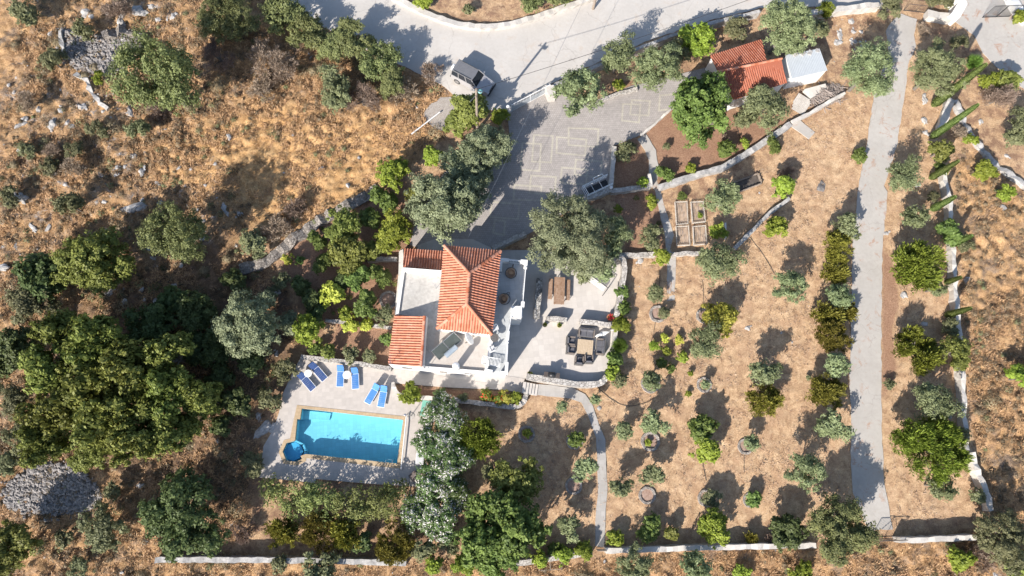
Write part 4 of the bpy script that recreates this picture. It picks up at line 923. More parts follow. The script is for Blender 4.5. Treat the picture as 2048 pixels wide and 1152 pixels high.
tag(MB().prism([(p.x, p.y) for p in W([(1090, 170), (1108, 170), (1112, 190), (1098, 192)], 1.3)], 0, 1.3).build('gate_pillar', COPINGW), 'broad pale pillar at the right end of the sliding gate', 'pillar')
tag(MB().prism([(p.x, p.y) for p in W([(1012, 214), (1021, 214), (1021, 224), (1012, 224)], 1.5)], 0, 1.5).build('gate_pillar', COPINGW), 'slim pale pillar carrying a globe lamp at the left end of the sliding gate', 'pillar')
wall('gate_wall', 'low grey wall in front of the sliding gate', [(1016, 214), (1055, 193), (1092, 174)], .28, .35, STONE)
GLOBE = simple('white_globe', (.8, .8, .8), .3)
for (x, y, z, l) in ((1016, 216, 1.5, 'white globe lamp on the left pillar of the sliding gate'), (1221, 377, .6, 'white globe lamp at the corner of the driveway wall near the railing')):
    t = thing('globe_lamp', l, 'lamp', P(x, y, z), 0, 'white globe lamps'); MB().lathe([(.08, 0), (.06, .12)], 12).build('lamp_base', BLACKM, t); MB().lathe([(.04, .1), (.13, .18), (.17, .28), (.14, .40), (.03, .46)], 16).build('globe', GLOBE, t, smooth=True)
# railings at driveway corner round a flat black slab, painted shade of a stairwell
t = thing('railed_stairwell', 'white metal railings round a dark opening at the lower right driveway corner', 'railing', P(1192, 377, .06), ang(1163, 392, 1218, 366)); m = MB()
MB().box((0, 0, .03), (2.5, .75, .08)).build('opening_shade_slab', BLACKM, t)
for y in (-.5, .5):
    for z in (.35, .7, 1.0): m.tube((-1.35, y, z), (1.35, y, z), .03)
    for i in range(9): m.tube((-1.35+.3375*i, y, 0), (-1.35+.3375*i, y, 1.0), .018, n=5)
for x in (-1.35, -1.2): 
    for z in (.5, 1.0): m.tube((x, -.5, z), (x, .5, z), .03)
m.build('rails', WHITEM, t); m = MB()
for x in (-.3, .55): m.tube((x, -.5, .15), (x, .5, .15), .03)
m.build('cross_bars', WHITEM, t); MB().poly([(-.1, .5, 1.0), (-.1, .75, 1.0), (.9, .75, 1.0), (.9, .5, 1.0)], .03).build('upper_rail', WHITEM, t)
# steps from the patio to the garden path
t = thing('patio_steps', 'short flight of pale stone steps below the patio pot', 'steps', P(1060, 778, 0), R_(-9)); 
for i in range(5): MB().box((-.55+.27*i, 0, .02+(.5-.10*i)/2), (.27, 1.0, .5-.10*i)).build('step', COPINGW if i % 2 else TERR, t, bevel=.01)
# planters with white fences
def planter(label, px):
    q = W(px, .25); c = sum(q, Vector())/4; t = thing('raised_bed', label, 'raised bed', Vector((c.x, c.y, 0)), 0, 'white fenced vegetable beds'); m = MB()
    for i in range(4):
        a, b = q[i]-c, q[(i+1) % 4]-c; a = Vector((a.x, a.y, 0)); b = Vector((b.x, b.y, 0)); L = (b-a).length; n = int(L/.16); m.tube(a+Vector((0, 0, .28)), b+Vector((0, 0, .28)), .022, n=5).tube(a+Vector((0, 0, .1)), b+Vector((0, 0, .1)), .02, n=5)
        for k in range(n+1): p = a+(b-a)*(k/n); m.box(p+Vector((0, 0, .2)), (.05, .025, .36), math.atan2(b.y-a.y, b.x-a.x))
    m.build('picket_edging', simple('faded_white_paint', (.58, .53, .46), .8, var=.5, scale=4), t); k = [(p-c)*.93 for p in q]; MB().prism([(p.x, p.y) for p in k], -.05, .07).build('soil', simple('straw_covered_soil', (.42, .285, .18), .95, var=.45, scale=3, bump=.8), t); m = MB(); rr = random.Random(len(label))
    for i in range(26): s = [rr.random(), rr.random()]; p = k[0]+(k[1]-k[0])*s[0]+(k[3]-k[0])*s[1]; L = rr.uniform(.2, .6); m.tube((p.x, p.y, .14), (p.x+rr.uniform(-.1, .1), p.y+L, .16), .012, n=4)
    m.build('dead_stems', WOODPILE, t)
planter('white fenced vegetable bed, upper left of the four', [(1350, 404), (1374, 403), (1376, 447), (1353, 449)]); planter('white fenced vegetable bed, upper right of the four', [(1382, 404), (1406, 403), (1411, 443), (1385, 446)])
planter('white fenced vegetable bed, lower left of the four', [(1352, 453), (1377, 452), (1380, 490), (1354, 491)]); planter('white fenced vegetable bed, lower right of the four', [(1386, 453), (1411, 451), (1414, 488), (1388, 490)])
q = W([(1465, 365), (1517, 346), (1524, 366), (1474, 385)], .35); c = sum(q, Vector())/4; t = thing('framed_pit', 'dark rectangular pit with grey wooden frame above the garden olive', 'pit', Vector((c.x, c.y, 0))); k = [q_-c for q_ in q]; MB().prism([(p.x, p.y) for p in k], .0, .05).build('pit_floor', simple('dark_pit_soil', (.07, .055, .045), .95), t); m = MB()
for i in range(4):
    a, b = Vector((k[i].x, k[i].y, .3)), Vector((k[(i+1) % 4].x, k[(i+1) % 4].y, .3)); m.tube(a, b, .05, n=5).tube(a-Vector((0, 0, .2)), b-Vector((0, 0, .2)), .05, n=5)
    n = int((b-a).length/.3)
    for j in range(n+1): p = a+(b-a)*(j/n); m.box((p.x, p.y, .2), (.07, .07, .45))
m.build('timber_frame', POLEW, t)
t = thing('wire_crate', 'empty pale wooden frame on the dry grass outside the bottom wall', 'frame', P(1100, 1130, .05), R_(4)); m = MB()
for y in (-.35, .35): m.tube((-.95, y, .15), (.95, y, .15), .03, n=5)
for x in (-.95, 0, .95): m.tube((x, -.35, .15), (x, .35, .15), .03, n=5).tube((x, -.35, 0), (x, -.35, .15), .03, n=5).tube((x, .35, 0), (x, .35, .15), .03, n=5)
m.build('frame_bars', POLEW, t)
tag(MB().tube(P(823, 268, .25), P(880, 224, .25)+Vector((0, 0, 0)), .07, n=10).build('white_pipe', PVC), 'white pipe lying on the dry slope left of the gravel patch', 'pipe')
tag(MB().box(P(1450, 462, .25), (.12, 1.5, .5), R_(-2)).build('white_post', PLASTICW), 'thin upright white board beside the bush right of the vegetable beds', 'board')
# stone rings round young trees
RING = rubble('ring_stone', (.32, .28, .25), (.52, .48, .44), (.14, .11, .09), 6)
rings = [(1053, 868, 15, 'below the dark shadow left of the garden path'), (1149, 882, 15, 'just left of the upper garden path bend'), (1147, 972, 15, 'left of the garden path below a small olive'), (1300, 883, 17, 'directly below the round olive in the middle of the garden'), (1294, 991, 15, 'with bare soil below a round olive low in the garden'),
         (1490, 893, 14, 'under the silvery sapling right of the bright green tree'), (1412, 996, 15, 'half hidden behind a sparse shrub low in the garden'), (1315, 628, 16, 'at the lower end of the upper path'), (1407, 632, 14, 'half under the yellow-green tree'), (1300, 768, 17, 'round a whitish shrub near the patio corner hedge'), (1408, 770, 14, 'with a small grey plant in mid garden'), (1500, 1000, 13, 'under the small dark tree at the lower right of the garden'), (777, 600, 17, 'built of large stones beside the grey flat roof')]
proto = None
for i, (x, y, r, l) in enumerate(rings):
    rm = r/22.5
    lab = 'round stone tree ring '+l
    if proto is None:
        t = thing('stone_tree_ring', lab, 'tree ring', P(x, y, .0), 0, 'stone rings round young trees', rm); m = MB(); n = 22
        prof = [(.78, -.1), (.80, .20), (1.10, .24), (1.14, -.1)]; vs = []
        for k in range(n):
            a = 2*math.pi*k/n; j = random.uniform(-.05, .05)
            for (pr, pz) in prof: vs.append((math.cos(a)*(pr+j), math.sin(a)*(pr+j), pz+random.uniform(-.05, .05)))
        m.add(vs, [(k*4+c_, k*4+c_+1, ((k+1) % n)*4+c_+1, ((k+1) % n)*4+c_) for k in range(n) for c_ in range(3)]); m.build('stones', RING, t); MB().prism([(math.cos(a_*.4)*.82, math.sin(a_*.4)*.82) for a_ in range(16)], -.1, .06).build('soil', SOILR, t); proto = t
    else: dup(proto, P(x, y, 0), random.uniform(0, 6), lab, None, rm)
# hoses
def hose(px, label):
    pts = [P(x, y, 0)+Vector((0, 0, .04+float(gz(P(x, y).x, P(x, y).y)))) for x, y in smooth_line(px, 5)]; tag(MB().poly(pts, .022, n=5).build('garden_hose', HOSE), label, 'hose', 'irrigation hoses')
hose([(1195, 775), (1225, 800), (1255, 812), (1290, 806), (1310, 795)], 'thin dark hose curving from the path steps to the whitish shrub ring'); hose([(1320, 540), (1318, 580), (1308, 660), (1297, 700)], 'thin dark hose running down past the ring at the upper path')
hose([(1500, 475), (1530, 515), (1550, 550)], 'thin dark hose slanting down from the slanting garden wall'); hose([(1405, 560), (1407, 600), (1407, 620)], 'short dark hose above the yellow-green tree'); hose([(1405, 925), (1412, 962)], 'short dark hose below the bright green garden tree'); hose([(1488, 910), (1488, 945)], 'short dark hose below the silvery sapling ring'); hose([(1468, 240), (1480, 275), (1484, 290)], 'thin dark hose hanging down the soil bed below the tiled outbuilding')

# ================================================ ROCKS AND RUBBLE
def rockthing(label, x, y, rpx, sq=.55, mat=STONEW, elong=1.0, seed=0):
    p = P(x, y, 0); m = MB(); r = rpx/22.5; rr = random.Random(seed+3); [m.rock((rr.uniform(-.9, .9)*r*(k > 0), rr.uniform(-.6, .6)*r*(k > 0), 0), r*(.72 if k == 0 else rr.uniform(.2, .5)), sq*rr.uniform(.7, 1.3), seed*9+k, 2) for k in range(5)]; o = m.build('rock', mat); o.location = (p.x, p.y, float(gz(p.x, p.y))+.0); o.scale = (elong, 1, 1); o.rotation_euler = (0, 0, seed*.7); tag(o, label, 'rock', 'limestone rocks')
RK = [(165, 215, 15, 'large smooth pale boulder below the upper stone circle'), (42, 250, 13, 'white rock near the left edge of the upper slope'), (108, 250, 15, 'mottled grey rock in the scrub right of the left-edge rock'), (172, 27, 18, 'pale rock outcrop above the upper stone circle'), (278, 22, 14, 'white rock at the top right of the upper stone circle'), (305, 15, 11, 'small white rock near the upper edge between brown shrubs'), (345, 35, 12, 'pale rock at the right of the upper rocks, on orange grass'), (242, 43, 11, 'bluish white rock just above the stone circle rim'),
      (262, 228, 11, 'white rock below the big round tree'), (236, 337, 8, 'white rock, upper one of a vertical row on the slope'), (236, 352, 7, 'white rock, lower one of a vertical row on the slope'), (285, 345, 10, 'white flat rock right of the vertical pair of rocks'), (288, 303, 7, 'small white rock above the flat white rock'), (320, 370, 11, 'pale jagged rock on the middle slope right of the others'), (270, 415, 17, 'large pale rock outcrop above the shaded gully'), (318, 408, 9, 'small white rock beside the pale outcrop'), (88, 481, 9, 'lone white rock on orange grass at the left'), (66, 453, 9, 'grey rock above the lone white rock'), (12, 537, 12, 'pale rock at the left picture edge'), (220, 587, 13, 'white rock below the left evergreen'), (253, 603, 8, 'small pale rock in the sunny gap below the left evergreen'), (450, 420, 9, 'white rock in the shade right of the mid-slope tree'), (45, 397, 14, 'pale rock in shade near the left edge'),
      (478, 428, 8, 'small white rock above the brushy thicket'), (405, 475, 9, 'pale rock just right of the mid-slope tree'), (317, 610, 10, 'whitish rock in the dark gully'), (350, 575, 9, 'pale rock inside the dark gully, upper one'), (325, 595, 6, 'tiny pale rock beside the gully rock'), (530, 858, 20, 'shaded white rock outcrop left of the pool deck'), (520, 830, 12, 'shaded pale rock above the outcrop by the pool deck'), (553, 706, 8, 'pale rock left of the long stone wall'), (94, 1040, 8, 'bluish rock below the lower stone circle'), (285, 970, 7, 'small white rock in the shade below the forest'), (292, 1082, 6, 'tiny white rock above the long lower wall'), (290, 1140, 7, 'small white rock at the bottom edge left'), (833, 213, 5, 'small white stone near the white pipe'),
      (1806, 590, 9, 'white boulder beside the bright conifer right of the track'), (1773, 466, 6, 'white stone at the right edge of the track'), (1849, 200, 10, 'pale rock left of the tallest cypress foot'), (1847, 240, 11, 'pale rock between the cypress feet, upper one'), (1852, 265, 9, 'pale rock between the cypress feet, lower one'), (1496, 657, 6, 'white stone lying in the middle of the open garden'), (1642, 375, 12, 'dark rounded stone with shadow in the upper right garden'), (1960, 243, 8, 'pale rock pile right of the broken wall'), (2012, 312, 6, 'lone small white rock at the right edge'), (1835, 370, 7, 'pale rock beside the young olive right of the track'),
      (1675, 85, 12, 'pale rock upper one in the stony patch by the metal-roofed shed'), (1680, 70, 9, 'white rock in the stony patch above the metal-roofed shed'), (1705, 83, 8, 'grey rock right of the stony patch'), (1455, 372, 0, ''), (1495, 640+0, 0, ''), (1280, 522, 8, 'flat pale stone below the stone wall by the curved patio'), (1440, 412, 7, 'pale stone below the framed pit'), (1470, 375, 7, 'white stone at the lower corner of the framed pit')]
for i, (x, y, r, l) in enumerate(RK):
    if r: rockthing(l, x, y, r, .55, BIN if 'dark rounded' in l else STONEW, 1.0+(i*37 % 10)/14, i)
def circle_heap(name, label, px, pts_rim, nst, rim_w):
    poly = [(p.x, p.y) for p in W(px)]; c = P(sum(p[0] for p in px)/len(px), sum(p[1] for p in px)/len(px)); t = thing(name, label, 'stone circle', c)
    rr = random.Random(3); m = MB(); xs = [p[0] for p in poly]; ys = [p[1] for p in poly]; k = 0; HM = 1.3 if 'heap' in label else 1.0
    while k < nst:
        x, y = rr.uniform(min(xs), max(xs)), rr.uniform(min(ys), max(ys)); ox, oy = rr.gauss(0, .3)*(rr.random() < .5), rr.gauss(0, .3)*(rr.random() < .5)
        if inside(np.array([x]), np.array([y]), poly)[0]: m.rock((x-c.x+ox, y-c.y+oy, .04+rr.uniform(-.03, .1)), (rr.uniform(.05, .13) if rr.random() < .6 else rr.uniform(.13, .27)), .7, rr.random(), 1); k += 1
    o = m.build('rubble_fill', RUB, t); o['kind'] = 'stuff'; o.parent = t
    m = MB().prism([((p[0]-c.x)*1.03, (p[1]-c.y)*1.03) for p in poly], -.1, .035); m.build('bed', simple('dark_rubble_bed', (.15, .12, .10), .95), t)
    if pts_rim:
        o = wall('rim_wall', '', pts_rim, rim_w, .5, STONEG, jitter=.28, child=t); o.matrix_parent_inverse = Matrix.Translation(-t.location)
circle_heap('stone_circle', 'old stone circle filled with grey rubble at the upper left, with a pale curved rim', [(122, 58), (150, 60), (175, 80), (205, 72), (240, 60), (270, 68), (290, 88), (278, 108), (250, 128), (228, 150), (195, 150), (160, 140), (135, 125), (125, 90)], [(205, 70), (240, 58), (268, 64), (292, 84)], 1700, .7)
circle_heap('stone_circle', 'round heap of grey rubble stones at the lower left edge', [(10, 980), (35, 950), (75, 930), (120, 928), (160, 938), (185, 965), (205, 995), (190, 1010), (150, 1025), (100, 1028), (50, 1022), (15, 1015)], None, 2600, 0)
wall('rim_stones', 'thin line of pale stones snaking below the upper stone circle', [(150, 146), (172, 160), (182, 185), (198, 205), (214, 218)], .4, .35, STONEW, jitter=.15)
wall('rim_stones', 'upright pale stones at the left rim of the upper stone circle', [(120, 62), (122, 85), (126, 105)], .35, .4, STONEW, jitter=.12)
# ================================================ VEGETATION
SPEC = {  # kind: height/radius, leaf size, dark, light, aspect, spiky, lobes factor, object name, category
 'olive': (2.1, .10, (.075, .095, .04), (.29, .335, .17), .42, .25, 1.0, 'olive_tree', 'olive tree'),
 'bigolive': (1.85, .105, (.08, .10, .05), (.325, .365, .215), .42, .25, 1.25, 'olive_tree', 'olive tree'),
 'ever': (1.7, .105, (.06, .075, .014), (.28, .31, .08), .6, .1, 1.0, 'evergreen_tree', 'tree'),
 'hedge': (1.25, .10, (.065, .08, .02), (.29, .325, .11), .45, .2, 1.0, 'hedge_bush', 'bush'),
 'oak': (1.6, .085, (.06, .075, .028), (.26, .29, .115), .5, .15, 1.1, 'evergreen_tree', 'tree'),
 'dull': (1.5, .09, (.075, .08, .04), (.24, .25, .125), .5, .2, .8, 'evergreen_shrub', 'shrub'),
 'green': (1.5, .11, (.045, .075, .018), (.19, .255, .065), .6, .05, 1.0, 'leafy_tree', 'tree'),
 'dark': (1.5, .11, (0.036, 0.056, 0.018), (0.136, 0.180, 0.064), .6, .05, 1.0, 'dark_green_tree', 'tree'),
 'citrus': (1.6, .105, (0.080, 0.120, 0.012), (0.304, 0.368, 0.056), .6, .05, .9, 'citrus_tree', 'citrus tree'),
 'yellow': (1.4, .105, (.20, .22, .02), (.56, .56, .11), .6, .05, .9, 'yellow_green_shrub', 'shrub'),
 'conifer': (1.2, .15, (.07, .09, .015), (.27, .32, .05), .25, .9, 1.1, 'conifer_bush', 'conifer'),
 'gold': (1.5, .13, (.075, .07, .012), (.32, .30, .06), .3, .7, 1.1, 'golden_conifer', 'conifer'),
 'dry': (1.1, .12, (.17, .125, .095), (.42, .33, .26), .16, .5, .8, 'dry_shrub', 'shrub'),
 'oleander': (1.35, .115, (0.040, 0.080, 0.024), (0.168, 0.240, 0.080), .3, .3, 1.0, 'oleander', 'oleander'),
 'palmy': (1.3, .5, (0.064, 0.120, 0.024), (0.200, 0.320, 0.064), .08, 1.2, .3, 'spiky_yucca', 'yucca'),
 'flower': (1.2, .09, (0.056, 0.088, 0.012), (0.224, 0.272, 0.040), .6, .05, .9, 'flowering_shrub', 'shrub'),
}
MATS = {}
for k, s in SPEC.items():
    fl = {'oleander': ((.72, .68, .66), .24), 'flower': ((.70, .05, .03), .16)}.get(k)
    MATS[k] = leafmat(k+'_leaves', s[2], s[3], .25, *(fl or (None, 0)))
CLS = [(.3, 300, 4), (.6, 1000, 7), (1.1, 3200, 12), (1.9, 9000, 22), (3.0, 21000, 38), (4.6, 42000, 60)]
DENS = {'hedge': .20, 'oleander': .8, 'dry': .6, 'olive': .7, 'dull': .7, 'oleander': .95, 'green': .85, 'citrus': .75, 'yellow': .75}
CACHE = {}
def crown_mesh(kind, ci, var):
    key = (kind, ci, var)
    if key in CACHE: return CACHE[key]
    hf, ls, dk, lt, asp, spk, lf = SPEC[kind][:7]; R, N, NL = CLS[ci]; N = int(N*DENS.get(kind, 1)); NL = max(3, int(NL*lf)); r = np.random.default_rng(abs(hash_(kind))*31+ci*7+var)
    H = hf*R; vr = min(.85*R, H*.46); cz = H-vr
    # lobes
    g = r.normal(size=(NL, 3)); g[:, 2] = g[:, 2]*.9+.25; g /= np.linalg.norm(g, axis=1)[:, None]
    lr = R*r.uniform(.75, 1.25, NL)*{0: .62, 1: .50, 2: .40, 3: .31, 4: .25, 5: .20}[ci]
    azi = np.arctan2(g[:, 1], g[:, 0]); ph = r.uniform(0, 6.28, 3); rd = {'conifer': .35, 'gold': .6, 'bigolive': .8, 'oak': .8}.get(kind, 1.0); outl = 1+rd*(.15*np.sin(2*azi+ph[0])+.13*np.sin(3*azi+ph[1])+.10*np.sin(5*azi+ph[2]))
    rad = (r.uniform(.35 if rd > .7 else .5, 1, NL)**(.5 if rd > .7 else .35))*outl; lc = g*(np.maximum(R-lr, R*.2)*rad)[:, None]; lc[:, 2] = lc[:, 2]*vr/R
    wgt = lr**2; idx = r.choice(NL, N, p=wgt/wgt.sum())
    d = r.normal(size=(N, 3)); d /= np.linalg.norm(d, axis=1)[:, None]; d[:, 2] = np.where(d[:, 2] < -.3, -d[:, 2], d[:, 2])
    NS = NL*13; sl = r.choice(NL, NS, p=wgt/wgt.sum()); sd = r.normal(size=(NS, 3)); sd /= np.linalg.norm(sd, axis=1)[:, None]; sd[:, 2] = np.where(sd[:, 2] < -.2, -sd[:, 2], sd[:, 2]); sc_ = lc[sl]+sd*(lr[sl]*r.uniform(.45, 1.12, NS))[:, None]*np.array([1, 1, .9])
    si = r.integers(0, NS, N); idx = sl[si]; rr = r.uniform(.2, 1, N)**.5*(1+.35*np.abs(r.normal(size=N))); pos = sc_[si]+d*(lr[idx]*.31*rr)[:, None]; d = d*.6+sd[si]*.7; d /= np.linalg.norm(d, axis=1)[:, None]
    if kind == 'palmy':
        pos = d*R*.25; pos[:, 2] = np.abs(pos[:, 2]); N = len(pos)
    pos[:, 2] += cz; pos[:, 2] = np.maximum(pos[:, 2], .04)
    nrm = d+r.normal(size=(N, 3))*.5+np.array([-.15, -.2, .3]); nrm /= np.linalg.norm(nrm, axis=1)[:, None]
    t = r.normal(size=(N, 3))
    if spk > .4: t = d*1.2+t*.45+np.array([0, 0, .5]) if kind != 'palmy' else d+np.array([0, 0, .2])
    if spk > .4: ax = t/np.linalg.norm(t, axis=1)[:, None]; bx = np.cross(ax, nrm); bx /= np.linalg.norm(bx, axis=1)[:, None]+1e-9
    else:
        ax = np.cross(nrm, t); ax /= np.linalg.norm(ax, axis=1)[:, None]+1e-9; bx = np.cross(nrm, ax)
    s = ls*r.uniform(.7, 1.45, N)*(.72 if ci == 0 else .82 if ci == 1 else .9)
    a = ax*(s)[:, None]; b = bx*(s*asp)[:, None]
    mid = pos+a*.1
    v = np.stack([pos-a, mid+b, pos+a, mid-b], 1).reshape(-1, 3)
    # tone: per lobe plus per leaf
    lt_ = r.uniform(.05, .95, NL); ls_ = r.uniform(0, 1, NS); tone = np.clip(lt_[idx]*.3+ls_[si]*.3+r.uniform(0, 1, N)*.4, 0, .80 if kind in ('oleander', 'flower') else 1)
    if kind in ('oleander', 'flower'): 
        fr = (r.uniform(size=N) < (.34 if kind == 'oleander' else .2)*(.1+1.1*lt_[idx]**1.5)) & (rr > .75); tone[fr] = 1.0; tone = np.where(fr, 1, np.minimum(tone, .74))
    me = bpy.data.meshes.new(kind+'_crown'); me.vertices.add(4*N); me.vertices.foreach_set('co', v.ravel().astype(np.float32)); me.loops.add(4*N); me.loops.foreach_set('vertex_index', np.arange(4*N, dtype=np.int32)); me.polygons.add(N)
    me.polygons.foreach_set('loop_start', np.arange(N, dtype=np.int32)*4); me.polygons.foreach_set('loop_total', np.full(N, 4, dtype=np.int32)); me.update(calc_edges=True)
    at = me.attributes.new('tone', 'FLOAT', 'FACE'); at.data.foreach_set('value', tone.astype(np.float32)); me.materials.append(MATS[kind])
    # trunk and limbs
    m = MB(); tr = max(.025, R*.065); th = cz*.55; m.tube((0, 0, -.2), (R*.04, 0, th), tr, tr*.75, 8)
    for q in range(min(NL, 3+ci*3)):
        tip = Vector(lc[q])+Vector((0, 0, cz)); k1 = Vector((R*.04, 0, th)); md = k1+(tip-k1)*.5+Vector((0, 0, R*.05)); m.tube(k1, md, tr*.5, tr*.3, 6).tube(md, tip, tr*.3, tr*.08, 5)
    tm = bpy.data.meshes.new(kind+'_trunk'); tm.from_pydata([tuple(x) for x in m.v], [], m.f); tm.materials.append(BARK); tm.update()
    CACHE[key] = (me, tm, R, H, vr); return CACHE[key]
def hash_(s): return sum(ord(c)*(i+3) for i, c in enumerate(s)) % 997
def plant(kind, x, y, rpx, label, group=None, hs=1.0, var=None, name=None):
    hf = SPEC[kind][0]; p0 = P(x, y, 0); r = (P(x+rpx, y, 0)-p0).length
    H = hf*r*hs; vr = min(.85*r*hs, H*.46); p = P(x, y, H-vr); r = (P(x+rpx, y, H-vr)-p).length
    ci = min(range(len(CLS)), key=lambda i: abs(math.log(CLS[i][0]/r))); var = (int(x*7+y*3) % 3) if var is None else var
    me, tm, R, H0, _ = crown_mesh(kind, ci, var if ci < 5 else 0); s = r*1.16/R
    t = thing(name or SPEC[kind][7], label, SPEC[kind][8], (p.x, p.y, float(gz(p.x, p.y))-.02), random.Random(int(x*13+y)).uniform(0, 6.28), group, (s, s, s*hs*random.Random(int(x+y*7)).uniform(.9, 1.1)))
    for nm, q in (('crown', me), ('trunk', tm)):
        o = bpy.data.objects.new(nm, q); COL.objects.link(o); o.parent = t
    return t
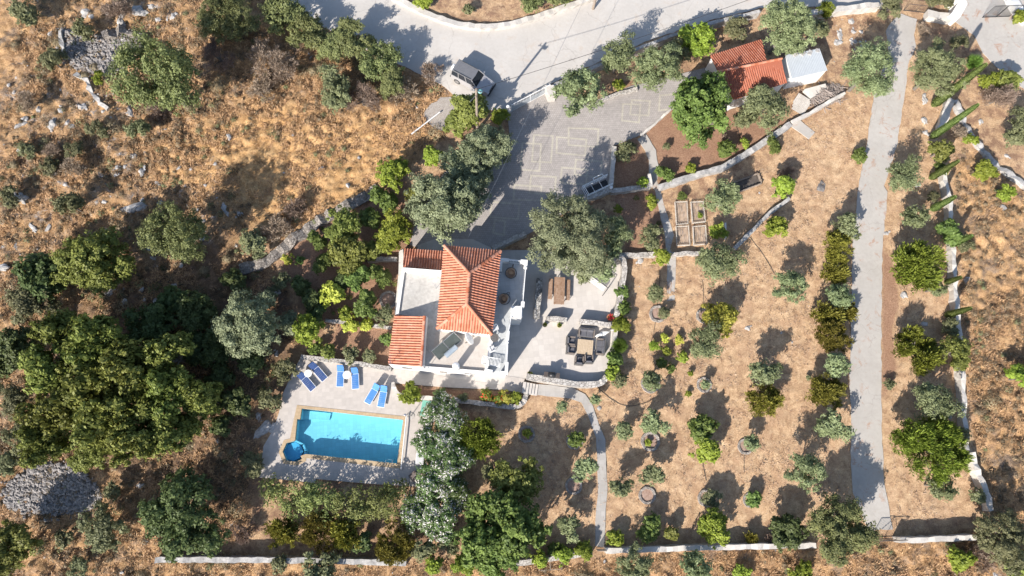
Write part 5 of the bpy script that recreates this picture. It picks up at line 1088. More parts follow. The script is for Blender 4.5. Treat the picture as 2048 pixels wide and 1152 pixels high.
PL = [
# --- upper left slope
('ever', 330, 160, 80, 'largest round tree on the upper left slope, right of the stone circle'), ('ever', 455, 38, 58, 'wide olive-green tree at the top edge left of the road'), ('dull', 173, 60, 24, 'round bush growing on the upper rim of the stone circle'), ('dull', 110, 125, 27, 'dull bush at the left rim of the upper stone circle'), ('dull', 55, 35, 30, 'dull bush near the top left corner'), ('citrus', 197, 156, 13, 'small light green sprig at the lower rim of the stone circle'),
('dull', 280, 262, 24, 'grey-green bush directly below the largest slope tree'), ('dull', 50, 302, 20, 'low olive bush near the left edge on the upper slope'), ('dry', 240, 18, 34, 'brown leafless shrub above the upper stone circle'), ('dull', 190, 258, 18, 'low yellowish bush between the pale boulder and grey-green bush'), ('dry', 440, 118, 34, 'grey leafless shrub in the shadow right of the largest slope tree'),
('dry', 550, 135, 46, 'large purple-brown leafless shrub below the roadside trees'), ('dry', 520, 185, 30, 'brown leafless shrub, lower left of the purple-brown one'), ('dull', 668, 178, 46, 'wide grey-olive shrub on the slope below the roadside row'), ('dry', 725, 200, 36, 'grey brush right of the wide grey-olive shrub'), ('dry', 800, 185, 30, 'low brown brush between roadside trees and gravel patch'), ('dry', 865, 150, 26, 'twiggy brown brush at the road edge left of the car'),
('ever', 570, 34, 44, 'first roadside evergreen from the left, beside the top edge'), ('ever', 618, 72, 42, 'second roadside evergreen, touching the road bend'), ('ever', 668, 92, 36, 'third roadside evergreen, behind the purple-brown shrub'), ('ever', 708, 84, 42, 'fourth roadside evergreen, jutting towards the road'), ('ever', 762, 128, 44, 'fifth roadside evergreen from the left'), ('ever', 782, 168, 32, 'last roadside evergreen, lowest of the row'),
('dry', 320, 225, 22, 'low brown shrub below right of the largest slope tree'), ('dull', 150, 300, 20, 'low dull bush in the rocky scrub on the left'), ('dull', 145, 412, 28, 'grey-green bush on the middle left slope'), ('dull', 500, 490, 32, 'pale olive bush above the collapsed stone wall'), ('dry', 560, 450, 30, 'grey brush above the middle of the collapsed wall'), ('dry', 600, 420, 26, 'brown brush just left of the collapsed wall top'), ('dull', 25, 395, 24, 'dull bush at the left edge, mid height'),
('dry', 150, 345, 26, 'dry brown bush in the upper left scrub'), ('dry', 60, 215, 24, 'dry bush above the left-edge white rock'), ('dull', 95, 330, 20, 'dull low bush left of the vertical rock pair'), ('dry', 110, 300, 18, 'dry low bush right of the left-edge bush'), ('dull', 210, 270, 14, 'tiny bush left of the grey-green bush'),
# --- middle left trees
('ever', 363, 474, 62, 'isolated round tree in the middle of the left slope'), ('ever', 195, 527, 68, 'large evergreen at the left above the forest'), ('dark', 92, 560, 52, 'dark tree left of the large left evergreen'), ('dull', 75, 612, 52, 'dull twiggy tree below the dark left tree'), ('dark', 30, 710, 48, 'dark bush at the left edge beside the forest'), ('dull', 22, 800, 40, 'dull brown-green bush at the left edge below the dark one'), ('dull', 45, 870, 34, 'dull bush left of the forest bottom'), ('dull', 20, 930, 28, 'small dull bush above the lower stone circle'),
('ever', 140, 672, 52, 'forest tree, uppermost on the left'), ('ever', 218, 690, 52, 'forest tree, uppermost in the middle'), ('dark', 310, 652, 50, 'shaded forest tree, uppermost on the right'), ('ever', 120, 745, 50, 'forest tree at the left, second from the top'), ('ever', 195, 765, 54, 'forest tree left of centre'), ('ever', 270, 740, 56, 'forest tree at the centre of the clump'), ('ever', 345, 715, 50, 'forest tree right of the centre, sunlit tips'), ('ever', 350, 785, 52, 'forest tree lower right of the centre'), ('ever', 275, 810, 54, 'forest tree below the centre'), ('ever', 125, 825, 52, 'forest tree at the lower left bulge'), ('ever', 205, 850, 52, 'forest tree low in the middle left'), ('ever', 285, 880, 50, 'forest tree at the lowest middle edge'), ('ever', 352, 862, 48, 'forest tree at the lower right edge'), ('ever', 415, 800, 40, 'forest tree bulging furthest right'), ('ever', 95, 888, 44, 'forest tree nearest the lower stone circle'), ('dark', 400, 700, 38, 'small shaded forest tree at the right edge'), ('ever', 180, 905, 36, 'low forest tree right above the rubble circle'), ('dark', 395, 628, 42, 'dark shaded tree in the gully above the forest'), ('dark', 440, 690, 40, 'dark shaded tree between forest and silvery olive'), ('dark', 470, 560, 24, 'dark shaded bush above the silvery olive'), ('dark', 350, 600, 30, 'dark shaded bush at the top of the gully'), ('dark', 475, 800, 34, 'dark shaded bush between forest and pool'), ('dull', 545, 600, 22, 'dull bush right above the silvery olive'), ('dark', 600, 570, 22, 'dark bush in the left garden corner'), ('dull', 560, 560, 20, 'dull shrub at the edge of the left garden'), ('ever', 745, 500, 22, 'small round tree between fruit trees and bright citrus'), ('green', 740, 440, 24, 'green tree left of the lower bright citrus'), ('ever', 830, 395, 20, 'small tree squeezed left of the largest grey olive'), ('dark', 440, 760, 30, 'shaded sapling just right of the forest'),  # dark leaf kind paints extra shade into the gully trees
('bigolive', 498, 650, 66, 'silvery olive tree standing alone in the shade left of the garden'), ('bigolive', 582, 648, 26, 'small silvery olive between the large silvery one and the citrus'), ('dull', 570, 742, 26, 'yellowish bush left of the sun loungers'), ('dark', 510, 730, 32, 'shaded bush left of the long stone wall end'), ('dull', 545, 795, 26, 'yellowish-brown bush at the upper left of the pool deck'), ('dark', 440, 850, 22, 'dark bush on the slope left of the pool'), ('dull', 505, 930, 26, 'brown-green bush left of the lower pool deck corner'),
# --- lower left
('dark', 380, 1030, 74, 'very large dark green tree above the long lower wall', ), ('dull', 213, 1050, 52, 'dull olive-green tree right of the lower stone circle'), ('ever', 38, 1095, 52, 'large bush in the bottom left corner'), ('dull', 165, 1132, 22, 'grey bush at the bottom edge left'), ('dull', 230, 985, 20, 'small bush above the dull olive-green tree'), ('dull', 130, 1080, 20, 'small low bush between corner bush and dull tree'), ('dull', 645, 1135, 36, 'grey-green bush over the lower wall at the bottom edge'), ('dull', 560, 1130, 20, 'small dull bush at the bottom edge'),
('dry', 490, 1060, 26, 'dry brown shrub right of the very large dark tree'),
# --- below the pool
('dull', 545, 985, 34, 'hedge bush at the left end below the pool deck'), ('ever', 592, 1000, 42, 'hedge bush, second from the left below the pool'), ('ever', 645, 1002, 44, 'hedge bush, third from the left below the pool'), ('ever', 700, 1005, 44, 'hedge bush, fourth from the left below the pool'), ('ever', 752, 1008, 42, 'hedge bush, fifth from the left below the pool'), ('ever', 790, 985, 30, 'hedge bush at the right end below the pool'),
('gold', 570, 1062, 32, 'olive-gold conifer, left one below the pool hedge'), ('gold', 640, 1062, 36, 'broad dark gold conifer, left half of the middle pair'), ('gold', 690, 1066, 34, 'broad dark gold conifer, right half of the middle pair'), ('gold', 790, 1085, 38, 'yellow-green conifer, right one below the pool hedge'), ('dull', 848, 1092, 27, 'pale lavender bush above the lower wall'), ('dull', 898, 1090, 22, 'small round bush right of the lavender'), ('dark', 730, 1085, 22, 'dark low bush between the gold conifers'),
('oleander', 876, 825, 40, 'white-flowering oleander at the upper end of the row'), ('oleander', 905, 862, 38, 'white-flowering oleander, second in the row beside the deck'), ('oleander', 872, 890, 42, 'white-flowering oleander beside the grey recliner'), ('oleander', 905, 925, 42, 'white-flowering oleander right of the middle of the row'), ('oleander', 868, 960, 44, 'white-flowering oleander next to the brown box'), ('oleander', 905, 985, 40, 'white-flowering oleander low on the right of the row'), ('oleander', 835, 1022, 42, 'white-flowering oleander at the lower left end'), ('oleander', 885, 1032, 44, 'white-flowering oleander at the lowest end of the row'),
('conifer', 960, 875, 40, 'yellow-green feathery tree right of the oleander row'), ('ever', 1035, 962, 48, 'bright olive-green tree right of the oleanders'), ('dull', 985, 945, 22, 'small pale bush between oleanders and olive-green tree'), ('green', 985, 1020, 46, 'large leafy tree, upper left of the bottom grove'), ('green', 1035, 1055, 56, 'large leafy tree, right one of the bottom grove'), ('green', 960, 1075, 48, 'large leafy tree, left one of the bottom grove'), ('green', 1000, 1112, 46, 'large leafy tree, lowest of the bottom grove'),
('citrus', 870, 1128, 22, 'creeper on the lower wall, left of the bottom grove'), ('citrus', 925, 1130, 24, 'creeper mound on the lower wall below the grove'), ('citrus', 1080, 1115, 20, 'creeper mound right of the bottom grove'), ('citrus', 1125, 1108, 22, 'creeper mound on the wall, middle right'), ('citrus', 1165, 1102, 20, 'creeper mound next to the path gate'), ('green', 1105, 1095, 16, 'small leafy shrub above the creeper wall'),
# --- driveway left side
('ever', 940, 225, 40, 'bushy evergreen at the foot of the utility pole'), ('ever', 912, 250, 28, 'evergreen bush beside the gravel patch'), ('citrus', 1000, 238, 20, 'bright green bush against the left end of the sliding gate'), ('bigolive', 968, 305, 54, 'large grey olive left of the driveway, upper one'), ('bigolive', 912, 352, 44, 'large grey olive left of the driveway, middle one'), ('bigolive', 890, 415, 68, 'largest grey olive left of the driveway, lowest one'), ('bigolive', 950, 372, 40, 'grey olive bulging over the driveway edge'), ('citrus', 868, 312, 22, 'yellow-green bush at the left of the driveway olives'), ('citrus', 787, 356, 36, 'bright green citrus tree on the slope left of the olives'), ('citrus', 787, 460, 42, 'bright green citrus tree just above the house tile roof'), ('green', 772, 400, 28, 'green tree between the two bright citrus trees'),
# --- garden left of the house
('green', 637, 481, 20, 'small green tree beside the collapsed wall'), ('ever', 690, 455, 36, 'light olive-green fruit tree in the left garden, upper'), ('ever', 700, 510, 40, 'light olive-green fruit tree in the left garden, lower'), ('green', 646, 524, 22, 'small green tree left of the fruit trees'), ('yellow', 577, 521, 13, 'tiny bright yellow-green shrub at the garden edge'), ('green', 600, 522, 9, 'tiny green shrub right of the yellow-green one'), ('green', 717, 557, 26, 'green tree below the fruit trees'), ('green', 763, 552, 24, 'light leafy tree left of the grey flat roof'), ('yellow', 663, 594, 28, 'yellow-green tree in the left garden'), ('dark', 624, 600, 26, 'dark grey-green tree left of the yellow-green tree'), ('dark', 634, 632, 22, 'dark bush below the dark grey-green tree'), ('citrus', 618, 662, 34, 'bright green tree above the stone wall end'), ('green', 732, 610, 28, 'dark leafy tree beside the stone ring and roof'), ('dull', 768, 632, 22, 'pale leafy shrub left of the annex roof'), ('yellow', 706, 652, 18, 'yellow creeping shrub on the low garden wall, left'), ('yellow', 735, 650, 13, 'yellow creeping shrub on the low garden wall, right'), ('citrus', 690, 628, 16, 'light green shrub above the yellow creeper'), ('green', 772, 675, 14, 'small bush against the annex roof'), ('green', 634, 700, 14, 'small green bush right above the stone wall'), ('ever', 658, 700, 18, 'round bush right above the stone wall'), ('dull', 700, 712, 18, 'prickly bush above the stone wall, left of centre'), ('dull', 740, 715, 16, 'prickly bush above the stone wall near the annex'), ('dark', 690, 560, 20, 'dark bush left of the green tree'),
# --- flower bed
('citrus', 820, 785, 24, 'lemon bush with yellow fruit in the flower bed'), ('flower', 973, 795, 15, 'bush with bright red flowers in the flower bed'), ('yellow', 1012, 797, 16, 'yellow-green bush at the right end of the flower bed'), ('flower', 996, 798, 13, 'red and yellow flowering bush between its bed neighbours'), ('citrus', 1032, 796, 13, 'small green bush at the tip of the flower bed'), ('dull', 880, 790, 12, 'small pale shrub in the flower bed'), ('dull', 925, 793, 10, 'tiny shrub in the middle of the flower bed'),
# --- centre
('bigolive', 1140, 472, 86, 'huge silvery olive tree between driveway and patio'), ('olive', 1225, 462, 34, 'small olive at the right of the huge silvery olive'), ('olive', 1202, 540, 30, 'olive bough tree above the garden swing'), ('olive', 1165, 545, 24, 'olive bough tree above the dining table end'), ('olive', 1225, 495, 24, 'olive shrub beside the curved patio wall top'),
('dull', 1303, 475, 26, 'dull reddish-green shrub right of the huge olive'), ('citrus', 1320, 515, 20, 'bright green bush on the wall by the upper path'), ('citrus', 1304, 405, 14, 'small green bush below the path steps'), ('dull', 1256, 307, 24, 'dull grey-green shrub in the bed by the driveway'), ('citrus', 1285, 364, 12, 'small bright bush against the stone wall spur'), ('green', 1330, 347, 18, 'round green shrub right of the curving upper path'), ('citrus', 1237, 420, 10, 'tiny green sapling in the shade below the lamp'),
# --- road side right
('olive', 1236, 118, 38, 'olive tree at the roadside, left of the pair'), ('olive', 1312, 142, 52, 'big olive tree between road and upper driveway'), ('olive', 1163, 188, 50, 'big olive tree right of the sliding gate'), ('yellow', 1118, 178, 11, 'small yellow-green bush behind the gate pillar'), ('citrus', 1392, 84, 40, 'yellow-green tree left of the tiled outbuilding'), ('green', 1398, 232, 60, 'large bright green tree below the outbuilding gable'), ('green', 1400, 185, 38, 'upper part leafy tree beside the outbuilding gable'), ('olive', 1527, 214, 46, 'olive tree in front of the tiled outbuilding'), ('dull', 1490, 235, 30, 'feathery bush below the tiled outbuilding'), ('citrus', 1236, 170, 13, 'small light bush between the roadside olives'), ('dull', 1470, 60, 24, 'pale dry bush behind the tiled outbuilding'), ('dull', 1350, 110, 26, 'olive bush right of the big roadside olive'),
('olive', 1570, 62, 58, 'large olive overhanging the tiled roof and road'), ('dull', 1630, 62, 24, 'grey feathery bush beside the large overhanging olive'), ('conifer', 1652, 22, 18, 'small pine-like bush by the road wall'), ('olive', 1736, 143, 54, 'large olive left of the concrete track top'), ('olive', 1869, 143, 50, 'large olive right of the concrete track top'), ('dull', 1770, 14, 32, 'grey olive bush at the top beside the rusty gate'), ('dull', 1876, 4, 26, 'grey bush at the top edge right of the rusty gate'),
('palmy', 1945, 128, 15, 'yucca beside the tip of the tallest cypress'), ('citrus', 1972, 165, 20, 'yellowish bush right of the tallest cypress tip'), ('dry', 1995, 195, 36, 'dry yellow-brown shrub below the neighbouring yard'), ('dull', 2030, 260, 36, 'wide olive-brown shrub at the right edge'), ('ever', 2010, 165, 24, 'green shrub at the edge of the neighbouring yard'), ('citrus', 2036, 38, 15, 'bright bush at the far right beside the white wall'), ('dry', 1848, 60, 18, 'dry straw bush right of the track top'), ('dull', 1915, 88, 18, 'dark shrub at the left corner of the neighbouring yard'),
# --- soil bed and upper garden
('green', 1451, 302, 20, 'green shrub above the long light wall'), ('dry', 1455, 290, 16, 'reddish leafy shrub beside the green shrub'), ('citrus', 1380, 337, 12, 'small bright shrub at the lower wall corner'), ('citrus', 1490, 288, 10, 'tiny bright shrub near the wall middle'), ('dull', 1332, 293, 9, 'tiny sprout in the red soil bed'), ('green', 1549, 292, 17, 'small feathery shrub below the concrete ramp'), ('olive', 1443, 398, 36, 'olive tree below the framed pit'), ('citrus', 1560, 375, 26, 'green shrub left of the dark rounded stone'), ('dry', 1578, 352, 20, 'reddish twiggy shrub above the green shrub'), ('citrus', 1436, 460, 18, 'green bush beside the thin white board'), ('green', 1365, 395, 10, 'small shrub above the vegetable beds'), ('green', 1713, 313, 15, 'dark small shrub at the left edge of the track'), ('citrus', 1553, 463, 24, 'bright feathery bush alone below the slanting wall'), ('citrus', 1400, 432, 6, 'tiny sprout by the vegetable beds'),
# --- main garden
('olive', 1437, 527, 44, 'large olive bush right of the stone wall below the beds'), ('olive', 1310, 587, 20, 'young olive above the ring at the upper path'), ('dull', 1325, 628, 14, 'small plant inside the ring at the upper path'), ('yellow', 1434, 633, 35, 'vivid yellow-green tree in the middle garden'), ('olive', 1410, 685, 37, 'dense grey round bush below the yellow-green tree'), ('citrus', 1306, 693, 12, 'small bright shrub in the cluster right of the hedge, upper left'), ('yellow', 1327, 675, 9, 'tiny yellow shrub in the cluster right of the hedge'), ('yellow', 1358, 680, 10, 'yellow shrub at the top right of the cluster'), ('citrus', 1332, 703, 10, 'small green shrub in the middle of the cluster'), ('citrus', 1366, 716, 13, 'green shrub at the right of the cluster'), ('green', 1322, 726, 12, 'dark green shrub at the lower left of the cluster'), ('green', 1341, 736, 9, 'tiny green shrub at the bottom of the cluster'), ('olive', 1301, 763, 23, 'whitish shrub growing over a stone ring near the hedge'), ('olive', 1409, 768, 12, 'small grey plant inside the mid garden ring'),
('olive', 1525, 747, 31, 'grey olive above the gold conifer in the open garden'), ('gold', 1523, 799, 34, 'gold conifer directly below a grey olive'), ('olive', 1580, 576, 34, 'olive alone in the upper open garden'), ('olive', 1690, 455, 28, 'olive at the track edge, uppermost'), ('gold', 1670, 497, 32, 'gold conifer at the track edge, uppermost'), ('gold', 1667, 547, 26, 'gold conifer at the track edge, second'), ('olive', 1676, 593, 28, 'grey olive at the track edge, second'), ('gold', 1652, 632, 30, 'gold conifer at the track edge, third'), ('gold', 1690, 625, 22, 'yellow conifer touching the track'), ('gold', 1660, 675, 32, 'dark gold conifer at the track edge, middle'), ('olive', 1667, 731, 28, 'round grey olive at the track edge'), ('gold', 1650, 783, 36, 'wide yellow conifer at the track edge, lowest'), ('olive', 1662, 852, 33, 'round green bush at the track edge, lowest'), ('olive', 1610, 945, 38, 'pale olive in the lower garden near the track'),
('olive', 1124, 815, 14, 'small olive shrub below the patio path'), ('olive', 1190, 798, 13, 'small round shrub at the bend of the garden path'), ('citrus', 1053, 866, 9, 'small plant inside the leftmost garden ring'), ('green', 1147, 876, 18, 'leafy shrub over the ring left of the path'), ('olive', 1168, 936, 28, 'round olive left of the garden path'), ('olive', 1137, 1052, 25, 'round dark olive shrub left of the lower path'), ('olive', 1247, 861, 21, 'small flat olive right of the path bend'), ('olive', 1305, 846, 27, 'round olive directly above a stone ring'), ('olive', 1303, 949, 26, 'round olive above the bare soil ring'), ('citrus', 1296, 884, 7, 'tuft inside the ring under the round olive'), ('olive', 1240, 975, 24, 'small olive right of the garden path'), ('green', 1403, 858, 30, 'bright green tree in the lower garden, upper half'), ('citrus', 1410, 897, 32, 'bright green tree in the lower garden, lower half'), ('olive', 1502, 886, 19, 'silvery sapling over a ring in the lower right garden'), ('dull', 1422, 998, 20, 'sparse shrub beside the hidden ring'), ('green', 1505, 997, 18, 'small dark tree in the lower right garden'), ('citrus', 1424, 1055, 35, 'light green tree by the lower wall'), ('citrus', 1230, 1078, 18, 'bright shrub at the left end of the lower pale wall'), ('green', 1300, 1060, 27, 'green shrub at the lower wall, third from the path'), ('ever', 1345, 1068, 17, 'small bush at the lower wall right of the green shrub'), ('gold', 1505, 1075, 14, 'brownish bush at the lower wall'), ('dark', 1573, 1062, 36, 'dark green tree at the lower wall beside the round olive'), ('ever', 1672, 1062, 64, 'very large round olive-green tree at the foot of the track'), ('dry', 1538, 1082, 14, 'tiny dry bush at the lower wall'), ('citrus', 1377, 788, 6, 'tiny sprout below the mid garden cluster'), ('citrus', 1378, 745, 7, 'tiny green sprout right of the cluster'), ('dull', 1616, 755, 6, 'tiny dark sprout in the open garden'),
('olive', 1265, 1132, 36, 'olive bush outside the lower wall, left'), ('olive', 1388, 1130, 32, 'olive bush outside the lower wall, middle'), ('citrus', 1487, 1145, 20, 'bright bush at the bottom edge outside the wall'), ('citrus', 1600, 1142, 26, 'bright bush at the bottom edge below the large round tree'),
# --- hedge
('green', 1245, 588, 15, 'hedge shrub at the top of the patio hedge'), ('green', 1243, 618, 15, 'hedge shrub, second from the top of the patio hedge'), ('citrus', 1240, 652, 20, 'yellowish hedge shrub beside the red flower pot'), ('palmy', 1238, 692, 20, 'spiky yucca in the patio hedge'), ('green', 1228, 722, 18, 'hedge shrub beside the lower patio wall'), ('citrus', 1224, 745, 18, 'yellow-green hedge shrub near the patio corner'), ('dull', 1235, 762, 18, 'grey shrub at the bottom of the patio hedge'),
# --- right of the track
('olive', 1806, 353, 35, 'olive right of the track at its narrow part'), ('ever', 1876, 303, 24, 'fruit tree under the second cypress'), ('green', 1880, 340, 15, 'small shrub below the fruit tree'), ('olive', 1826, 437, 27, 'olive right of the track, second'), ('green', 1896, 467, 26, 'green tree between the middle cypresses'), ('dull', 1932, 487, 18, 'grey bush outside the wall at the middle cypress'), ('conifer', 1830, 538, 50, 'broad bright conifer right of the track, upper one'), ('olive', 1868, 578, 20, 'olive bush touching the upper broad conifer'), ('conifer', 1828, 704, 43, 'broad bright conifer right of the track, middle one'), ('ever', 1905, 705, 32, 'olive-green tree beside the side wall'), ('dull', 1900, 655, 19, 'thin bush under the lowest cypress'), ('olive', 1866, 806, 42, 'grey-green olive right of the track, lower'), ('conifer', 1852, 898, 63, 'largest bright conifer right of the track, lowest one'), ('olive', 1874, 972, 30, 'olive directly below the largest conifer'), ('dull', 1953, 995, 18, 'bush beside the lower end of the side wall'), ('dull', 1915, 870, 18, 'dull bush between largest conifer and wall'), ('citrus', 1918, 1115, 26, 'bright green bush at the bottom right below the wall'), ('dull', 2005, 1075, 56, 'wide grey-green bush in the lower right corner'), ('ever', 2035, 1130, 30, 'green bush in the extreme lower right corner'), ('dry', 1955, 1110, 28, 'dry bush left of the wide corner bush'), ('citrus', 2030, 757, 24, 'bright bush at the right edge, lower half'),
('citrus', 1966, 345, 22, 'light green bush right of the third cypress'), ('citrus', 1940, 280, 13, 'small yellow bush on the broken wall'), ('citrus', 2003, 385, 18, 'light bush below the end of the broken wall'), ('dry', 1918, 262, 20, 'red-brown bush between the two longest cypresses'), ('dull', 1860, 395, 14, 'small bush at the foot of the third cypress'), ('dull', 1780, 770, 12, 'small tuft at the right edge of the track'),
# --- top strip
('ever', 1062, 8, 28, 'bush beyond the kerb wall, left one at the top edge'), ('ever', 1110, -2, 26, 'bush beyond the kerb wall, middle one at the top edge'), ('dull', 935, 22, 14, 'small dull bush beyond the kerb wall'), ('citrus', 850, 0, 22, 'green bush beyond the kerb wall at its left'), ('ever', 1140, -8, 20, 'bush beyond the kerb wall next to the far pole'),
]
HS = {'green': 1.15}
for a in PL:
    kd = 'hedge' if a[4].startswith('hedge bush') else 'oak' if a[0] == 'ever' and ('largest round' in a[4] or 'top edge' in a[4] or 'roadside' in a[4] or 'isolated' in a[4] or 'very large round' in a[4]) else a[0]; plant(kd, a[1], a[2], a[3], a[4], hs=1.75 if a[4].startswith('forest') else 1.45 if ('largest round tree' in a[4] or 'outbuilding gable' in a[4] or 'left slope' in a[4] or 'bottom grove' in a[4]) else 1.0)
# cypresses: height found from where foot and tip stand
def cypress(base, tip, label, w=.42):
    w *= .78
    b = P(*base, 0); best = min(((P(tip[0], tip[1], h/10)-Vector((b.x, b.y, h/10))).length, h/10) for h in range(15, 130)); h = best[1]
    t = thing('cypress', label, 'cypress', (b.x, b.y, 0), 0, 'slender cypresses along the right wall'); key = 'cyp'
    if key not in CACHE:
        r = np.random.default_rng(5); N = 9000; z = r.uniform(0.03, 1, N); prof = np.minimum(1, (z*10)**.5)*np.clip((1-z), 0, 1)**.30; a = r.uniform(0, 6.283, N); rr = prof*(1+.10*r.normal(size=N))
        # unit cypress: radius 1 height 1
        CACHE[key] = (z, a, rr, r)
    z, a, rr, r = CACHE[key]; N = len(z)
    d = np.stack([np.cos(a), np.sin(a), np.zeros(N)], 1); pos = d*(rr*w)[:, None]; pos[:, 2] = z*h; ax = d*.5+np.array([0, 0, 1.0])+r.normal(size=(N, 3))*.25; ax /= np.linalg.norm(ax, axis=1)[:, None]; bx = np.cross(ax, d); s = r.uniform(.06, .13, N)
    v = np.stack([pos-ax*s[:, None], pos+bx*(s*.4)[:, None], pos+ax*s[:, None], pos-bx*(s*.4)[:, None]], 1).reshape(-1, 3)
    me = bpy.data.meshes.new('cypress_crown'); me.from_pydata(v.tolist(), [], np.arange(4*N).reshape(-1, 4).tolist()); at = me.attributes.new('tone', 'FLOAT', 'FACE'); at.data.foreach_set('value', r.uniform(0, 1, N).astype(np.float32)); me.materials.append(MATS['cyp']); o = bpy.data.objects.new('crown', me); COL.objects.link(o); o.parent = t
    MB().tube((0, 0, -.1), (0, 0, h*.8), .09, .02).lathe([(w*.5, .03*h), (w*.75, .3*h), (w*.62, .7*h), (.03, .96*h)], 12).build('trunk', simple('dense_cypress_core', (.07, .10, .03), .9) if 'ccore' not in CACHE else CACHE['ccore'], t)
MATS['cyp'] = leafmat('cypress_leaves', (.10, .14, .04), (.30, .38, .13), .2)
cypress((1864, 212), (1970, 125), 'tallest cypress, leaning highest beside the large olive', .50); cypress((1861, 276), (1958, 212), 'long cypress, second from the top', .40); cypress((1860, 357), (1917, 323), 'cypress, third from the top along the right wall', .36); cypress((1863, 419), (1912, 397), 'cypress, fourth from the top along the right wall', .38); cypress((1897, 492), (1942, 470), 'cypress, fifth from the top along the right wall', .36); cypress((1890, 566), (1921, 552), 'short cypress behind the upper broad conifer', .26); cypress((1891, 631), (1941, 616), 'lowest cypress, crossing the side wall', .32)

# ---- ground cover: dry grass, low scrub, loose stones (nobody could count these)
def scatter(n, fn, seed):
    r = np.random.default_rng(seed); x = r.uniform(P(-60, 576).x, P(2110, 576).x, n*4); y = r.uniform(-16.5, 46, n*4); i, j = from_xy(x, y); p = fn(j, i); k = r.uniform(size=len(x)) < p; return x[k][:n], y[k][:n], r
def quads(name, mat, v, tone):
    N = len(v)//4; me = bpy.data.meshes.new(name); me.vertices.add(len(v)); me.vertices.foreach_set('co', v.ravel().astype(np.float32)); me.loops.add(4*N); me.loops.foreach_set('vertex_index', np.arange(4*N, dtype=np.int32)); me.polygons.add(N)
    me.polygons.foreach_set('loop_start', np.arange(N, dtype=np.int32)*4); me.polygons.foreach_set('loop_total', np.full(N, 4, dtype=np.int32)); me.update(calc_edges=True); at = me.attributes.new('tone', 'FLOAT', 'FACE'); at.data.foreach_set('value', tone.astype(np.float32)); me.materials.append(mat); o = bpy.data.objects.new(name, me); COL.objects.link(o); o['kind'] = 'stuff'; return o
free = (paved == 0)
GRASS = leafmat('dry_grass_blades', (.28, .17, .08), (.72, .51, .28), .25)
def grass(name, n, fn, seed, lo, hi, blades, mat):
    x, y, r = scatter(n, fn, seed); n = len(x); K = blades; X = np.repeat(x, K)+r.normal(size=n*K)*.07; Y = np.repeat(y, K)+r.normal(size=n*K)*.07; Z = gz(X, Y)-.01; base = np.repeat(r.uniform(0, 6.283, n), K)
    a = base+r.normal(size=n*K)*1.1; L = r.uniform(lo, hi, n*K); up_ = r.uniform(.15, .8, n*K); d = np.stack([np.cos(a)*np.sqrt(1-up_**2), np.sin(a)*np.sqrt(1-up_**2), up_], 1); s = np.stack([-np.sin(a), np.cos(a), np.zeros(n*K)], 1)*r.uniform(.014, .038, n*K)[:, None]
    b = np.stack([X, Y, Z], 1); t = b+d*L[:, None]; m_ = b+d*(L*.5)[:, None]+np.array([0, 0, .02]); v = np.stack([b-s*.5, m_-s, t, m_+s], 1).reshape(-1, 4, 3).reshape(-1, 3)
    tone = np.clip(np.repeat(r.uniform(0, 1, n), K)*.6+r.uniform(0, .4, n*K), 0, 1); return quads(name, mat, v, tone)
gn = np.clip(.5+.5*n3-.3*n1, .08, 1)
grass('dry_grass', 62000, lambda j, i: (wb[j, i] > .4)*free[j, i]*gn[j, i], 21, .12, .36, 6, GRASS)
grass('short_dry_grass', 26000, lambda j, i: (gar[j, i] > 0)*(rb[j, i] < .4)*free[j, i]*np.clip(.45+.5*n1[j, i], .05, 1)*.9, 22, .06, .18, 5, leafmat('pale_stubble', (.34, .24, .15), (.66, .52, .36), .2))
SCR = leafmat('scrub_twigs', (.075, .055, .035), (.29, .225, .145), .15)
def scrub(name, n, K, fn, seed, rad, mat, ls):
    x, y, r = scatter(n, fn, seed); n = len(x); R = np.repeat(r.uniform(rad*.5, rad*1.4, n), K); d = r.normal(size=(n*K, 3)); d /= np.linalg.norm(d, axis=1)[:, None]; d[:, 2] = np.abs(d[:, 2]); p = np.stack([np.repeat(x, K), np.repeat(y, K), gz(np.repeat(x, K), np.repeat(y, K))], 1)+d*(R*r.uniform(.5, 1, n*K))[:, None]*np.array([1, 1, .75])
    t = r.normal(size=(n*K, 3)); ax = np.cross(d, t); ax /= np.linalg.norm(ax, axis=1)[:, None]; bx = np.cross(d, ax); s = r.uniform(.5, 1.4, n*K)*ls; v = np.stack([p-ax*s[:, None], p+bx*(s*.35)[:, None], p+ax*s[:, None], p-bx*(s*.35)[:, None]], 1).reshape(-1, 3)
    return quads(name, mat, v, np.clip(np.repeat(r.uniform(0, .7, n), K)+r.uniform(0, .3, n*K), 0, 1))
GCV = leafmat('ground_cover_leaves', (.05, .075, .02), (.22, .28, .07), .25)
lgar = pmask([(600, 470), (745, 395), (830, 340), (830, 500), (795, 520), (785, 640), (650, 720), (600, 640), (570, 560)])
lgar = np.maximum(lgar, pmask([(520, 975), (850, 985), (860, 1110), (520, 1110)])); lgar = np.maximum(lgar, pmask([(1225, 390), (1320, 385), (1330, 500), (1250, 505)])*.6)
sn = np.clip((n2*.5+n3-n1*.4-.1), 0, 1)
left = (XX < P(520, 600).x); edge = (XX > P(1905, 600).x)
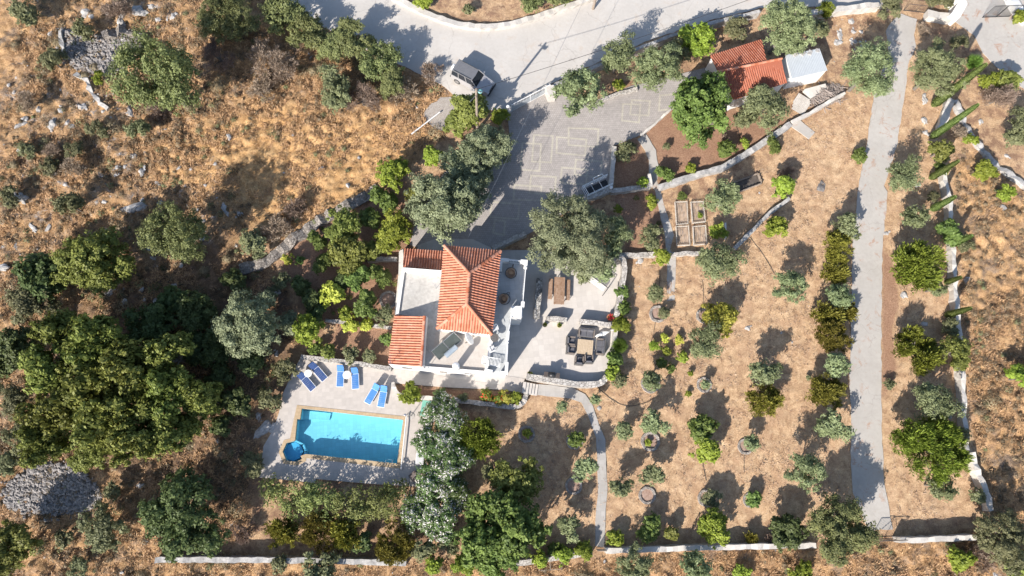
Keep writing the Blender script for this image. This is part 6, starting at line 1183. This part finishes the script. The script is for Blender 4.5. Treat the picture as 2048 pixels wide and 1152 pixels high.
scrub('low_brown_scrub', 5400, 75, lambda j, i: (wb[j, i] > .6)*free[j, i]*np.clip(sn[j, i]*.5+.06+.22*left[j, i]+.30*edge[j, i], 0, 1)*(1-.8*gdb[j, i]), 31, .40, SCR, .075)
scrub('thicket_scrub', 340, 420, lambda j, i: (wb[j, i] > .6)*free[j, i]*np.clip(sn[j, i]*.4+.12*left[j, i]+.02*edge[j, i], 0, 1)*(1-.95*gdb[j, i]), 33, .85, SCR, .08)
scrub('garden_ground_cover', 420, 90, lambda j, i: (lgar[j, i] > .3)*free[j, i]*.5, 36, .38, GCV, .07)
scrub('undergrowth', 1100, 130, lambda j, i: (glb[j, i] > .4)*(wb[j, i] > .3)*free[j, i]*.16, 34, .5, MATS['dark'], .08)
scrub('low_green_scrub', 1000, 80, lambda j, i: (wb[j, i] > .6)*free[j, i]*np.clip(sn[j, i]*.6+.05*left[j, i]+.05*edge[j, i], 0, 1), 32, .42, MATS['dull'], .08)
def stones(name, n, fn, seed, lo, hi, mat, sq=.5):
    x, y, r = scatter(n, fn, seed); m = MB()
    for a, b in zip(x, y): m.rock((a, b, float(gz(a, b))), float(lo+(hi-lo)*r.uniform()**2.5), sq, float(r.uniform()), 1)
    o = m.build(name, mat); o['kind'] = 'stuff'
rockz = inside(XX, YY, [(p.x, p.y) for p in W([(0, 200), (420, 200), (420, 480), (330, 620), (200, 600), (0, 450)])])
stz = inside(XX, YY, [(p.x, p.y) for p in W([(1655, 40), (1740, 40), (1720, 110), (1665, 130)])])
dsw = inside(XX, YY, [(p.x, p.y) for p in W([(475, 560), (470, 525), (530, 508), (590, 460), (700, 395), (750, 365), (765, 385), (640, 460), (590, 495), (540, 545)])])
stones('loose_stones', 3200, lambda j, i: free[j, i]*np.clip(.03*(wb[j, i] > .5)+.5*rkb[j, i]*(n1[j, i] > .4)+.9*stz[j, i]+.008*(gar[j, i] > 0), 0, 1), 41, .05, .42, STONEW)
stones('fallen_wall_stones', 900, lambda j, i: dsw[j, i]*1.0, 42, .08, .24, STONEG, .8)
